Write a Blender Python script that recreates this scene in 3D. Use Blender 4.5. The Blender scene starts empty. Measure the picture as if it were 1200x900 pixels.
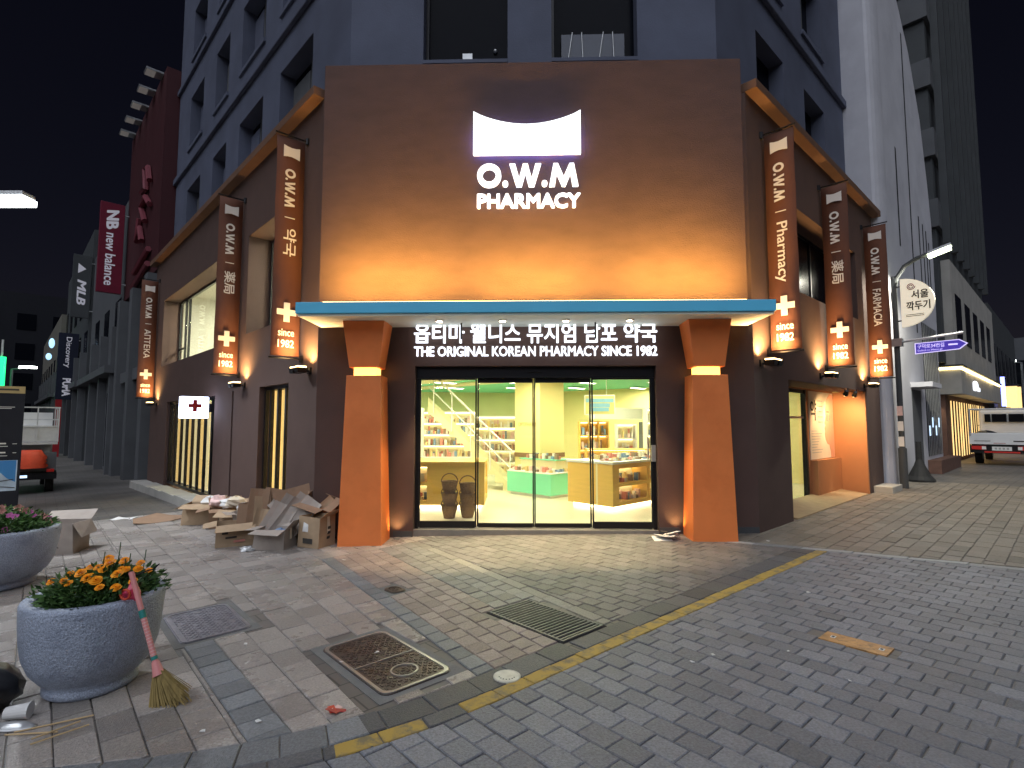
import bpy, bmesh, math, random
from mathutils import Vector, Matrix
random.seed(7)
sc = bpy.context.scene
COL = sc.collection
R_ = math.radians

# ------------------------------------------------------------------ camera, sky, moonlight-like city glow, exposure
cam_d = bpy.data.cameras.new("camera"); cam = bpy.data.objects.new("camera", cam_d); COL.objects.link(cam)
cam.location = (0, 0, 1.55); cam.rotation_euler = (R_(90) + math.atan(.0745), 0, 0)
cam_d.sensor_width = 36; cam_d.lens = 36 * 629 / 1200; cam_d.clip_start = .05; cam_d.clip_end = 1000
sc.camera = cam
SUN_EL, SUN_AZ = 51, 193          # elevation, compass bearing (from +Y, clockwise): high behind the camera, a little to its left
wd = bpy.data.worlds.new("World"); sc.world = wd; wd.use_nodes = True
nt = wd.node_tree; nt.nodes.clear()
sky = nt.nodes.new("ShaderNodeTexSky"); sky.sky_type = 'NISHITA'; sky.sun_disc = False
sky.sun_elevation = R_(SUN_EL); sky.sun_rotation = R_(SUN_AZ)
bg = nt.nodes.new("ShaderNodeBackground"); bg.inputs[1].default_value = .0018
wo = nt.nodes.new("ShaderNodeOutputWorld")
tint = nt.nodes.new("ShaderNodeVectorMath"); tint.operation = 'MULTIPLY'; tint.inputs[1].default_value = (1.25, .85, 1.0)   # night air: a little more violet than day
nt.links.new(sky.outputs[0], tint.inputs[0]); nt.links.new(tint.outputs[0], bg.inputs[0]); nt.links.new(bg.outputs[0], wo.inputs[0])
sd = bpy.data.lights.new("city_glow", 'SUN'); sd.energy = 1.5; sd.angle = R_(70); sd.color = (.84, .89, 1)
so = bpy.data.objects.new("city_glow", sd); COL.objects.link(so)
_a, _e = R_(SUN_AZ), R_(SUN_EL)
sdir = Vector((math.sin(_a) * math.cos(_e), math.cos(_a) * math.cos(_e), math.sin(_e)))
so.rotation_euler = sdir.to_track_quat('Z', 'Y').to_euler()
vs = sc.view_settings; vs.view_transform = 'Standard'; vs.look = 'None'; vs.gamma = 1; vs.exposure = .32
sc.cycles.use_denoising = True
sc.cycles.max_bounces = 5; sc.cycles.diffuse_bounces = 3; sc.cycles.glossy_bounces = 3; sc.cycles.use_adaptive_sampling = True; sc.cycles.adaptive_threshold = .03; sc.cycles.transparent_max_bounces = 16
sc.cycles.sample_clamp_indirect = 4
sc.cycles.caustics_reflective = False; sc.cycles.caustics_refractive = False

# ------------------------------------------------------------------ frames of the place
TH = R_(43.5)
Rd = Vector((math.cos(TH), math.sin(TH), 0)); Ld = Vector((-math.sin(TH), math.cos(TH), 0))
Fd = Vector((math.cos(TH - math.pi / 4), math.sin(TH - math.pi / 4), 0))
CR = Vector((3.42, 7.55, 0)); CL = CR - Fd * 6.235
nL, nR, nF = -Rd, -Ld, Vector((Fd.y, -Fd.x, 0))
def frame(P, D, n): return lambda s, d, z: Vector((P.x + D.x * s + n.x * d, P.y + D.y * s + n.y * d, z))
FF, LF, RF = frame(CL, Fd, nF), frame(CL, Ld, nL), frame(CR, Rd, nR)
XY = lambda x, y, z: Vector((x, y, z))
def gz(x, y=0):
    x = max(-16, min(16, x)); return .019 * x - .011 * (x * x + 4) ** .5 + .022

# ------------------------------------------------------------------ materials
def _nodes(name):
    m = bpy.data.materials.new(name); m.use_nodes = True
    return m, m.node_tree, m.node_tree.nodes["Principled BSDF"]
def pm(name, col, rough=.7, var=.12, scale=6, bump=0, bscale=60, metal=0, tone=False, spec=.4, stain=None, stscale=1.3, aniso=None):
    m, t, b = _nodes(name)
    N, L = t.nodes, t.links
    geo = N.new("ShaderNodeNewGeometry"); pos = geo.outputs["Position"]
    if aniso:
        mp = N.new("ShaderNodeMapping"); mp.inputs["Scale"].default_value = aniso; L.new(pos, mp.inputs[0]); pos = mp.outputs[0]
    n = N.new("ShaderNodeTexNoise"); n.inputs["Scale"].default_value = scale; n.inputs["Detail"].default_value = 5
    L.new(pos, n.inputs["Vector"])
    r = N.new("ShaderNodeMapRange"); r.inputs[1].default_value = .25; r.inputs[2].default_value = .75
    r.inputs[3].default_value = 1 - var; r.inputs[4].default_value = 1 + var
    L.new(n.outputs[0], r.inputs[0])
    val = r.outputs[0]
    if tone:
        a = N.new("ShaderNodeAttribute"); a.attribute_name = "tone"
        mm = N.new("ShaderNodeMath"); mm.operation = 'MULTIPLY'; L.new(val, mm.inputs[0]); L.new(a.outputs["Fac"], mm.inputs[1]); val = mm.outputs[0]
    vm = N.new("ShaderNodeVectorMath"); vm.operation = 'SCALE'; vm.inputs[0].default_value = col[:3]
    L.new(val, vm.inputs["Scale"])
    out = vm.outputs[0]
    if stain:
        n2 = N.new("ShaderNodeTexNoise"); n2.inputs["Scale"].default_value = stscale; n2.inputs["Detail"].default_value = 6; n2.inputs["Roughness"].default_value = .65
        L.new(geo.outputs["Position"], n2.inputs["Vector"])
        r2 = N.new("ShaderNodeMapRange"); r2.inputs[1].default_value = .5; r2.inputs[2].default_value = .72; r2.inputs[4].default_value = .7
        L.new(n2.outputs[0], r2.inputs[0])
        mx = N.new("ShaderNodeMix"); mx.data_type = 'RGBA'; L.new(r2.outputs[0], mx.inputs[0])
        L.new(out, mx.inputs[6]); mx.inputs[7].default_value = (*stain, 1); out = mx.outputs[2]
        rr = N.new("ShaderNodeMapRange"); rr.inputs[3].default_value = rough; rr.inputs[4].default_value = max(.2, rough - .2)
        L.new(n2.outputs[0], rr.inputs[0]); L.new(rr.outputs[0], b.inputs["Roughness"])
    if tone:      # trodden gum and oil spots
        vo = N.new("ShaderNodeTexVoronoi"); vo.inputs["Scale"].default_value = 2.6; L.new(geo.outputs["Position"], vo.inputs["Vector"])
        vr = N.new("ShaderNodeMapRange"); vr.inputs[1].default_value = .05; vr.inputs[2].default_value = .085; vr.inputs[3].default_value = .55; vr.inputs[4].default_value = 0; L.new(vo.outputs["Distance"], vr.inputs[0])
        wn = N.new("ShaderNodeMath"); wn.operation = 'GREATER_THAN'; wn.inputs[1].default_value = .55; L.new(vo.outputs["Color"], wn.inputs[0])
        wm = N.new("ShaderNodeMath"); wm.operation = 'MULTIPLY'; L.new(vr.outputs[0], wm.inputs[0]); L.new(wn.outputs[0], wm.inputs[1])
        mg_ = N.new("ShaderNodeMix"); mg_.data_type = 'RGBA'; L.new(wm.outputs[0], mg_.inputs[0]); L.new(out, mg_.inputs[6]); mg_.inputs[7].default_value = (.035, .035, .037, 1); out = mg_.outputs[2]
    L.new(out, b.inputs["Base Color"])
    if not stain: b.inputs["Roughness"].default_value = rough
    b.inputs["Metallic"].default_value = metal; b.inputs["Specular IOR Level"].default_value = spec
    if bump:
        n3 = N.new("ShaderNodeTexNoise"); n3.inputs["Scale"].default_value = bscale; n3.inputs["Detail"].default_value = 4
        L.new(pos, n3.inputs["Vector"])
        bp = N.new("ShaderNodeBump"); bp.inputs["Strength"].default_value = bump; bp.inputs["Distance"].default_value = .01
        L.new(n3.outputs[0], bp.inputs["Height"]); L.new(bp.outputs[0], b.inputs["Normal"])
    return m
def em(name, col, st, base=None):
    m, t, b = _nodes(name)
    b.inputs["Base Color"].default_value = (*(base or col), 1); b.inputs["Roughness"].default_value = .4
    b.inputs["Emission Color"].default_value = (*col, 1); b.inputs["Emission Strength"].default_value = st
    return m
def glass(name, tint=(.96, .98, .97), ior=1.4, rough=.0):
    m = bpy.data.materials.new(name); m.use_nodes = True
    t = m.node_tree; t.nodes.clear()
    o = t.nodes.new("ShaderNodeOutputMaterial"); mx = t.nodes.new("ShaderNodeMixShader")
    lw_ = t.nodes.new("ShaderNodeLayerWeight"); lw_.inputs[0].default_value = .5
    pw = t.nodes.new("ShaderNodeMath"); pw.operation = 'POWER'; pw.inputs[1].default_value = 5; t.links.new(lw_.outputs["Facing"], pw.inputs[0])
    fr = t.nodes.new("ShaderNodeMapRange"); fr.inputs[3].default_value = .035; fr.inputs[4].default_value = .55; t.links.new(pw.outputs[0], fr.inputs[0])
    tr = t.nodes.new("ShaderNodeBsdfTransparent"); tr.inputs[0].default_value = (*tint, 1)
    g = t.nodes.new("ShaderNodeBsdfGlossy"); g.inputs["Roughness"].default_value = rough; g.inputs[0].default_value = (.9, .9, .9, 1)
    t.links.new(fr.outputs[0], mx.inputs[0]); t.links.new(tr.outputs[0], mx.inputs[1]); t.links.new(g.outputs[0], mx.inputs[2])
    t.links.new(mx.outputs[0], o.inputs[0])
    return m

M = {}
M['stucco'] = pm('brown_stucco', (.098, .059, .049), .85, .08, 3, .35, 90)
M['panel'] = pm('panel_stucco', (.100, .060, .055), .85, .12, 2.5, .7, 48, aniso=(1, 1, 2.2))
M['coping'] = pm('coping', (.17, .09, .055), .7, .1, 4, .2, 80)
M['orange'] = pm('orange_paint', (.88, .245, .066), .5, .07, 2.2, .2, 120, stain=(.76, .19, .05), stscale=1.7)
M['blue'] = pm('blue_fascia', (.12, .58, .88), .45, .05, 2)
M['soffit'] = pm('pale_soffit', (.72, .78, .70), .6, .03, 2)
M['concrete'] = pm('grey_render', (.100, .113, .165), .9, .16, 1.2, .3, 40, stain=(.078, .088, .128), stscale=.8)
M['conc2'] = pm('white_render', (.60, .60, .64), .9, .08, 1.0, .2, 40, stain=(.45, .45, .49), stscale=.6)
M['black'] = pm('black_metal', (.012, .012, .015), .35, .1, 10, metal=.3)
M['blackm'] = pm('matt_black', (.015, .015, .018), .8, .1, 10)
M['dark'] = pm('dark_void', (.010, .010, .013), .9, .1, 2)
M['dglass'] = pm('dark_window', (.006, .007, .011), .2, .05, 2, spec=.04)
M['glass'] = glass('clear_glass')
M['glassd'] = glass('wing_glass', (.85, .88, .85), 1.45)
M['white'] = pm('white_paint', (.78, .78, .76), .5, .03, 3)
M['cream'] = pm('cream_wall', (.80, .70, .34), .6, .03, 2)
M['creamw'] = pm('warm_cream', (.80, .74, .48), .6, .03, 2)
M['greenwall'] = pm('pale_green_wall', (.66, .70, .40), .6, .03, 2)
M['wood'] = pm('honey_wood', (.78, .50, .13), .5, .06, 3, aniso=(1, 1, 8))
M['mint'] = pm('mint_panel', (.18, .62, .42), .45, .03, 3)
M['mintc'] = pm('mint_ceiling', (.16, .60, .40), .6, .03, 3)
M['ivory'] = pm('ivory_floor', (.66, .62, .50), .28, .05, 2, spec=.5)
M['whiteroom'] = pm('upstairs_wall', (.75, .74, .66), .7, .03, 2)
M['grate'] = pm('dark_grate_steel', (.15, .15, .15), .5, .2, 14, metal=.5)
M['alcove'] = pm('alcove_paint', (.46, .20, .085), .6, .06, 3, .15, 90)
M['steel'] = pm('galvanised_steel', (.42, .43, .44), .4, .1, 12, metal=.8)
M['alu'] = pm('aluminium', (.62, .63, .64), .45, .08, 12, metal=.5)
M['banner'] = pm('banner_cloth', (.13, .050, .029), .8, .06, 5, .15, 14)
M['print'] = pm('white_print', (.80, .77, .72), .7, .03, 5)
M['cardboard'] = pm('cardboard', (.42, .30, .19), .85, .10, 9, .15, 30)
M['cardboard2'] = pm('brown_cardboard', (.30, .19, .12), .85, .10, 9, .15, 30)
M['cardboard3'] = pm('grey_cardboard', (.36, .31, .27), .85, .10, 9, .15, 30)
M['paper'] = pm('paper', (.75, .74, .72), .8, .05, 9)
M['granite'] = pm('speckled_granite', (.36, .41, .51), .62, .5, 150, .9, 70, stain=(.20, .235, .32), stscale=6)
M['soil'] = pm('soil', (.03, .022, .016), .95, .3, 20, .8, 40)
M['iron'] = pm('cast_iron', (.10, .085, .078), .5, .3, 14, .6, 70, metal=.5, stain=(.13, .08, .055), stscale=5)
M['ironb'] = pm('bare_iron', (.34, .34, .38), .30, .25, 14, .6, 70, metal=.6)
M['rust'] = pm('rusty_plate', (.50, .27, .10), .6, .3, 14, .5, 40, stain=(.04, .032, .03), stscale=22)
M['mortar'] = pm('cement', (.17, .17, .165), .9, .15, 9, .4, 60)
M['joint'] = pm('joint_dirt', (.06, .058, .056), .95, .25, 12, .4, 60)
M['roadstone'] = pm('grey_paver', (.197, .205, .229), .62, .30, 75, .7, 130, tone=True, stain=(.145, .149, .163), stscale=1.6)
M['centerstone'] = pm('mid_grey_paver', (.165, .155, .150), .6, .30, 75, .7, 130, tone=True, stain=(.11, .103, .10), stscale=1.6)
M['slab'] = pm('brown_slab', (.35, .318, .292), .36, .30, 75, .7, 130, tone=True, stain=(.20, .165, .148), stscale=1.2)
M['bluestone'] = pm('blue_grey_slab', (.185, .197, .21), .6, .30, 75, .7, 130, tone=True, stain=(.11, .12, .13), stscale=2)
M['pink'] = pm('pink_cobble', (.29, .235, .21), .6, .30, 75, .7, 130, tone=True, stain=(.19, .155, .14), stscale=2)
M['greycob'] = pm('grey_cobble', (.21, .205, .195), .6, .30, 75, .7, 130, tone=True, stain=(.14, .135, .13), stscale=2)
M['palestone'] = pm('pale_strip_stone', (.25, .24, .215), .6, .30, 75, .7, 130, tone=True, stain=(.22, .21, .18), stscale=2)
M['kerb'] = pm('dark_kerb_stone', (.092, .095, .105), .62, .30, 75, .7, 130, tone=True, stain=(.07, .07, .075), stscale=2)
M['paleKerb'] = pm('pale_kerb_stone', (.30, .31, .31), .65, .12, 30, .3, 110, tone=True)
M['streetstone'] = pm('street_slab', (.20, .175, .142), .6, .30, 75, .7, 130, tone=True, stain=(.12, .11, .10), stscale=1.1)
M['red'] = pm('red_paint', (.38, .02, .025), .5, .08, 4)
M['wall_dk'] = pm('charcoal_wall', (.060, .066, .070), .7, .12, 1.5, .1, 30)
M['wall_dk2'] = pm('slate_wall', (.105, .110, .118), .7, .12, 1.5, .1, 30)
M['wall_red'] = pm('dark_red_wall', (.05, .006, .010), .7, .12, 1.5)
M['wall_be'] = pm('beige_wall', (.16, .15, .125), .8, .12, 1.5, .1, 30)
M['stonewall'] = pm('stone_wall', (.40, .385, .35), .85, .15, 2, .2, 30)
M['brick_dk'] = pm('brown_brick', (.14, .075, .055), .85, .2, 6, .3, 30)
M['rubber'] = pm('rubber', (.02, .02, .02), .75, .1, 10)
M['tarp'] = pm('orange_red_tarp', (.60, .07, .03), .6, .15, 6, .6, 18)
M['truckwhite'] = pm('truck_white', (.72, .73, .74), .35, .05, 3)
M['tail'] = em('tail_lamp', (.55, .02, .015), .03)
M['bag'] = pm('black_plastic', (.012, .012, .014), .28, .1, 10, .8, 14, spec=.6)
M['straw'] = pm('broom_straw', (.30, .22, .08), .8, .3, 40, aniso=(1, 1, .2))
M['pinkhandle'] = pm('pink_tape', (.72, .28, .27), .5, .1, 10)
M['tealtape'] = pm('teal_tape', (.02, .22, .20), .5, .1, 10)
M['leaf'] = pm('leaf_green', (.085, .17, .045), .6, .45, 30)
M['leaf2'] = pm('dark_leaf', (.05, .11, .035), .6, .45, 30)
M['marigold'] = pm('marigold_petal', (1.0, .42, .015), .7, .25, 50)
M['petal_p'] = pm('pink_petal', (.52, .14, .36), .7, .3, 40)
M['petal_q'] = pm('dusty_petal', (.42, .20, .16), .7, .3, 40)
M['wicker'] = pm('wicker', (.22, .125, .06), .8, .45, 70, 1.0, 90)
M['map'] = pm('map_print', (.50, .60, .72), .5, .3, 5)
M['mapsea'] = pm('map_sea', (.06, .24, .55), .5, .05, 5)
M['navy'] = pm('navy_board', (.016, .017, .024), .45, .1, 5)
M['gold'] = pm('gold_band', (.46, .34, .16), .5, .05, 5)
M['skin'] = pm('poster_skin', (.72, .38, .25), .6, .06, 6)
M['poster'] = pm('poster_paper', (.82, .72, .56), .6, .03, 6)
M['ink'] = pm('poster_ink', (.05, .045, .04), .7, .1, 6)
M['tan'] = pm('tan_ramp', (.34, .24, .13), .75, .15, 8, .3, 60)
for i, c in enumerate([(.82, .80, .74), (.62, .24, .20), (.20, .30, .46), (.72, .55, .26), (.80, .76, .66), (.26, .17, .12), (.78, .55, .52)]):
    M['prod%d' % i] = pm('product_%s' % 'abcdefg'[i], c, .5, .1, 20)
M['sign'] = em('sign_white', (.66, .74, 1.0), 5, (.9, .9, .9))
M['logo'] = em('logo_white', (.84, .96, 1.0), 1.08, (.9, .9, .9))
M['letter'] = em('letter_white', (.84, .89, 1.0), 1.15, (.9, .9, .9))
M['halo'] = em('halo_blue', (.24, .24, 1.0), 9)
M['blind'] = em('lit_blind', (1.0, .62, .22), 1.0)
M['blind2'] = em('pale_lit_blind', (1.0, .76, .40), .9)
M['neck'] = em('column_light', (1.0, .58, .12), 2.6)
M['bulb'] = em('warm_bulb', (1.0, .66, .28), 8)
M['led'] = em('led_strip', (1.0, .62, .22), 8)
M['spot'] = em('spot_disc', (1.0, .80, .52), 25)
M['panelL'] = em('ceiling_panel_light', (1.0, .93, .72), 9)
M['street'] = em('street_led', (.90, .97, 1.0), 10)
M['streetg'] = em('street_led_green', (.90, 1.0, .62), 10)
M['farlamp'] = em('far_lamp', (.9, 1.0, .95), 8)
M['greenlamp'] = em('green_tube', (.02, .9, .25), 1.6)
M['redcross'] = pm('red_cross', (.45, .02, .02), .5)
M['ledy'] = em('shop_led', (1.0, .78, .34), 7)
M['warmwin'] = em('warm_window', (1.0, .66, .26), 1.1)
M['bluesign'] = em('blue_sign', (.25, .30, 1.0), 3)
M['coolwin'] = em('cool_window', (.55, .75, 1.0), 1.2)
M['tube'] = em('led_tube', (.55, .78, 1.0), .25)
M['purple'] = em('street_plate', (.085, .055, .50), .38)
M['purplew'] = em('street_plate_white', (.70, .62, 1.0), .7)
M['shelfglow'] = em('shelf_light', (1.0, .84, .50), 6)

# ------------------------------------------------------------------ mesh helpers
class B:
    def __init__(s): s.v = []; s.f = []
    def poly(s, pts):
        i = len(s.v); s.v += [tuple(p) for p in pts]; s.f.append(tuple(range(i, i + len(pts)))); return s
    def prism(s, bot, top):
        n = len(bot); i = len(s.v); s.v += [tuple(p) for p in bot] + [tuple(p) for p in top]
        s.f.append(tuple(range(i + n - 1, i - 1, -1))); s.f.append(tuple(range(i + n, i + 2 * n)))
        for k in range(n): s.f.append((i + k, i + (k + 1) % n, i + n + (k + 1) % n, i + n + k))
        return s
    def box(s, fn, a0, a1, b0, b1, c0, c1):
        q = ((a0, b0), (a1, b0), (a1, b1), (a0, b1))
        return s.prism([fn(a, b, c0) for a, b in q], [fn(a, b, c1) for a, b in q])
    def taper(s, fn, r0, z0, r1, z1):
        q = lambda r, z: [fn(r[0], r[2], z), fn(r[1], r[2], z), fn(r[1], r[3], z), fn(r[0], r[3], z)]
        return s.prism(q(r0, z0), q(r1, z1))
    def tube(s, pts, r, n=8, caps=True):
        pts = [Vector(p) for p in pts]; m = len(pts); rs = r if isinstance(r, (list, tuple)) else [r] * m
        i = len(s.v); prev = None
        for k, p in enumerate(pts):
            t = (pts[min(k + 1, m - 1)] - pts[max(k - 1, 0)]).normalized()
            if prev is None:
                a = t.cross(Vector((0, 0, 1)))
                if a.length < .01: a = t.cross(Vector((1, 0, 0)))
            else: a = prev - t * prev.dot(t)
            a.normalize(); prev = a; b = t.cross(a)
            for j in range(n):
                w = 2 * math.pi * j / n; s.v.append(tuple(p + (a * math.cos(w) + b * math.sin(w)) * rs[k]))
        for k in range(m - 1):
            for j in range(n):
                s.f.append((i + k * n + j, i + k * n + (j + 1) % n, i + (k + 1) * n + (j + 1) % n, i + (k + 1) * n + j))
        if caps: s.f.append(tuple(range(i + n - 1, i - 1, -1))); s.f.append(tuple(range(i + (m - 1) * n, i + m * n)))
        return s
    def lathe(s, c, prof, n=24, wob=0, jit=None):
        c = Vector(c); i = len(s.v); m = len(prof)
        for k, (r, z) in enumerate(prof):
            for j in range(n):
                w = 2 * math.pi * j / n; q = r * (1 + wob * math.sin(3 * w + k) + (random.uniform(-jit, jit) if jit else 0))
                s.v.append((c.x + q * math.cos(w), c.y + q * math.sin(w), c.z + z))
        for k in range(m - 1):
            for j in range(n):
                s.f.append((i + k * n + j, i + k * n + (j + 1) % n, i + (k + 1) * n + (j + 1) % n, i + (k + 1) * n + j))
        s.f.append(tuple(range(i + n - 1, i - 1, -1))); s.f.append(tuple(range(i + (m - 1) * n, i + m * n)))
        return s
    def ball(s, c, r, n=10, m=6, jit=0):
        rx, ry, rz = r if isinstance(r, (tuple, list)) else (r, r, r)
        i = len(s.v); c = Vector(c)
        for k in range(m + 1):
            a = math.pi * k / m
            for j in range(n):
                w = 2 * math.pi * j / n; q = 1 + random.uniform(-jit, jit)
                s.v.append((c.x + rx * q * math.sin(a) * math.cos(w), c.y + ry * q * math.sin(a) * math.sin(w), c.z + rz * q * math.cos(a)))
        for k in range(m):
            for j in range(n): s.f.append((i + k * n + j, i + k * n + (j + 1) % n, i + (k + 1) * n + (j + 1) % n, i + (k + 1) * n + j))
        return s
    def build(s, name, mat, parent=None, smooth=False, bevel=0, recalc=True, tone=None, kind=None):
        me = bpy.data.meshes.new(name); me.from_pydata(s.v, [], s.f)
        if recalc:
            b = bmesh.new(); b.from_mesh(me); bmesh.ops.recalc_face_normals(b, faces=b.faces); b.to_mesh(me); b.free()
        if isinstance(mat, str): mat = M[mat]
        me.materials.append(mat)
        if smooth: me.shade_smooth() if hasattr(me, 'shade_smooth') else None
        if tone is not None:
            at = me.attributes.new("tone", 'FLOAT', 'FACE')
            at.data.foreach_set("value", tone if isinstance(tone, list) else [tone] * len(me.polygons))
        o = bpy.data.objects.new(name, me); COL.objects.link(o)
        if bevel:
            bm = o.modifiers.new("bevel", 'BEVEL'); bm.width = bevel; bm.segments = 2; bm.limit_method = 'ANGLE'
        if parent is not None: par(o, parent)
        if kind: o["kind"] = kind
        return o
BASE = {}
def par(o, p):
    o.parent = p
    o.matrix_parent_inverse = Matrix.Translation(-BASE.get(p.name, Vector((0, 0, 0))))
    BASE[o.name] = Vector((0, 0, 0)) + BASE.get(p.name, Vector((0, 0, 0))) * 0
    return o
def thing(name, label, cat, loc=(0, 0, 0), group=None, kind=None):
    o = bpy.data.objects.new(name, None); COL.objects.link(o); o.location = loc; o.empty_display_size = .1
    BASE[o.name] = Vector(loc)
    return tag(o, label, cat, group, kind)
def tag(o, label, cat=None, group=None, kind=None):
    if label: o["label"] = label
    if cat: o["category"] = cat
    if group: o["group"] = group
    if kind: o["kind"] = kind
    return o
def copy_tree(o, parent=None):
    c = o.copy(); COL.objects.link(c)
    if parent is not None: c.parent = parent; c.matrix_parent_inverse = o.matrix_parent_inverse.copy()
    for ch in o.children: copy_tree(ch, c)
    BASE[c.name] = BASE.get(o.name, Vector((0, 0, 0)))
    return c
def light(name, kind, loc, energy, col, parent=None, size=.1, size_y=None, dirv=None, spot=None, blend=.5, spread=None):
    d = bpy.data.lights.new(name, kind); d.energy = energy; d.color = col
    if kind == 'AREA':
        d.size = size
        if spread: d.spread = R_(spread)
        if size_y: d.shape = 'RECTANGLE'; d.size_y = size_y
    elif kind in ('POINT', 'SPOT'): d.shadow_soft_size = size
    if spot: d.spot_size = R_(spot); d.spot_blend = blend
    o = bpy.data.objects.new(name, d); COL.objects.link(o); o.location = loc
    if dirv is not None: o.rotation_euler = (-Vector(dirv)).to_track_quat('Z', 'Y').to_euler()
    if parent is not None: par(o, parent)
    return o

# ---- lettering: text curves turned into mesh
_tc = {}
def text_raw(s, bold=0.0, shear=0.0):
    k = (s, bold, shear)
    if k in _tc: return _tc[k]
    cu = bpy.data.curves.new("t", 'FONT'); cu.body = s; cu.size = 1; cu.extrude = .5; cu.resolution_u = 3; cu.shear = shear
    o = bpy.data.objects.new("t", cu)
    me = bpy.data.meshes.new_from_object(o)
    V = [tuple(v.co) for v in me.vertices]; F = [tuple(p.vertices) for p in me.polygons]
    bpy.data.meshes.remove(me); bpy.data.objects.remove(o); bpy.data.curves.remove(cu)
    if bold:       # heavier strokes: the outline laid again a little to each side
        V0, F0, n = V, F, len(V); V, F = [], []
        for i, (dx, dy) in enumerate(((0, 0), (-bold, 0), (bold, 0), (0, bold * .7), (0, -bold * .7), (-bold * .7, bold * .5), (bold * .7, -bold * .5), (bold * .7, bold * .5), (-bold * .7, -bold * .5))):
            V += [(v[0] + dx, v[1] + dy, v[2] * (1 - .012 * i)) for v in V0]; F += [tuple(j + i * n for j in f) for f in F0]
    _tc[k] = (V, F); return _tc[k]
def bbox(V):
    xs = [v[0] for v in V]; ys = [v[1] for v in V]; return min(xs), max(xs), min(ys), max(ys)
def lettering(name, s, mat, parent, org, ux, uy, w=None, h=None, depth=.01, bold=0.0, each=False, shear=0.0):
    """org: lower-left corner of the written line; w, h: its size"""
    V, F = text_raw(s, bold, shear); x0, x1, y0, y1 = bbox(V)
    ux, uy = Vector(ux).normalized(), Vector(uy).normalized(); un = ux.cross(uy); org = Vector(org)
    sy = h / (y1 - y0) if h else w / (x1 - x0)
    sx = w / (x1 - x0) if w else sy
    def put(V, F, dx, nm):
        b = B(); b.v = [tuple(org + ux * ((v[0] + dx - x0) * sx) + uy * ((v[1] - y0) * sy) + un * ((v[2] + .5) * depth)) for v in V]; b.f = F
        return b.build(nm, mat, parent, recalc=False)
    if not each: return put(V, F, 0, name)
    bar = bbox(text_raw('|', bold, shear)[0])[1]; out = []
    for i, ch in enumerate(s):
        if ch == ' ': continue
        adv = bbox(text_raw(s[:i] + '|', bold, shear)[0])[1] - bar if i else 0
        cv, cf = text_raw(ch, bold, shear); out.append(put(cv, cf, adv, name))
    return out

GL = {'W': [(0, 1), (.26, 1), (.44, .36), (.62, 1), (.83, 1), (1.01, .36), (1.19, 1), (1.45, 1), (1.13, 0), (.89, 0), (.725, .58), (.56, 0), (.32, 0)],
      'M': [(0, 0), (.20, 1), (.40, 1), (.665, .42), (.93, 1), (1.13, 1), (1.33, 0), (1.07, 0), (.98, .56), (.74, 0), (.59, 0), (.35, .56), (.26, 0)]}
def owm(name, mat, parent, org, ux, uy, w, h, depth, each=False):
    ux, uy = Vector(ux).normalized(), Vector(uy).normalized(); un = ux.cross(uy); org = Vector(org); sx = w / 4.62
    f = lambda x, y, d: org + ux * (x * sx) + uy * (y * h) + un * d
    bs = []
    b = B(); n = 32
    for k in range(n):
        a, c = 2 * math.pi * k / n, 2 * math.pi * (k + 1) / n
        q = [(.55 + r * math.cos(t) * 1.02, .5 + r * math.sin(t) * .96) for r, t in ((.30, a), (.54, a), (.54, c), (.30, c))]
        b.prism([f(*v, 0) for v in q], [f(*v, depth) for v in q])
    bs.append(b)
    for ch, x0 in (('.', 1.16), ('W', 1.48), ('.', 2.95), ('M', 3.29)):
        P_ = GL.get(ch) or [(.13 + .13 * math.cos(2 * math.pi * k / 14), .13 + .13 * math.sin(2 * math.pi * k / 14)) for k in range(14)]
        bs.append(B().prism([f(x0 + x, y, 0) for x, y in P_], [f(x0 + x, y, depth) for x, y in P_]))
    if each: return [b.build(name, mat, parent) for b in bs]
    m = B()
    for b in bs: i = len(m.v); m.v += b.v; m.f += [tuple(j + i for j in fc_) for fc_ in b.f]
    return m.build(name, mat, parent)

def wall_open(b, fn, t0, t1, z0, z1, ops, d0, d1):
    """a wall of thickness d0..d1 with rectangular openings (t0,t1,z0,z1) cut through it"""
    ts = sorted({t0, t1, *[o[0] for o in ops], *[o[1] for o in ops]}); zs = sorted({z0, z1, *[o[2] for o in ops], *[o[3] for o in ops]})
    ts = [t for t in ts if t0 <= t <= t1]; zs = [z for z in zs if z0 <= z <= z1]
    solid = {}
    for i in range(len(ts) - 1):
        for j in range(len(zs) - 1):
            c, e = (ts[i] + ts[i + 1]) / 2, (zs[j] + zs[j + 1]) / 2
            solid[i, j] = not any(o[0] < c < o[1] and o[2] < e < o[3] for o in ops)
    for (i, j), s in solid.items():
        if not s: continue
        a, c, e, g = ts[i], ts[i + 1], zs[j], zs[j + 1]
        b.poly([fn(a, d1, e), fn(c, d1, e), fn(c, d1, g), fn(a, d1, g)]); b.poly([fn(a, d0, e), fn(a, d0, g), fn(c, d0, g), fn(c, d0, e)])
        if not solid.get((i - 1, j)): b.poly([fn(a, d0, e), fn(a, d1, e), fn(a, d1, g), fn(a, d0, g)])
        if not solid.get((i + 1, j)): b.poly([fn(c, d0, e), fn(c, d0, g), fn(c, d1, g), fn(c, d1, e)])
        if not solid.get((i, j - 1)): b.poly([fn(a, d0, e), fn(c, d0, e), fn(c, d1, e), fn(a, d1, e)])
        if not solid.get((i, j + 1)): b.poly([fn(a, d0, g), fn(a, d1, g), fn(c, d1, g), fn(c, d0, g)])
    return b

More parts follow.
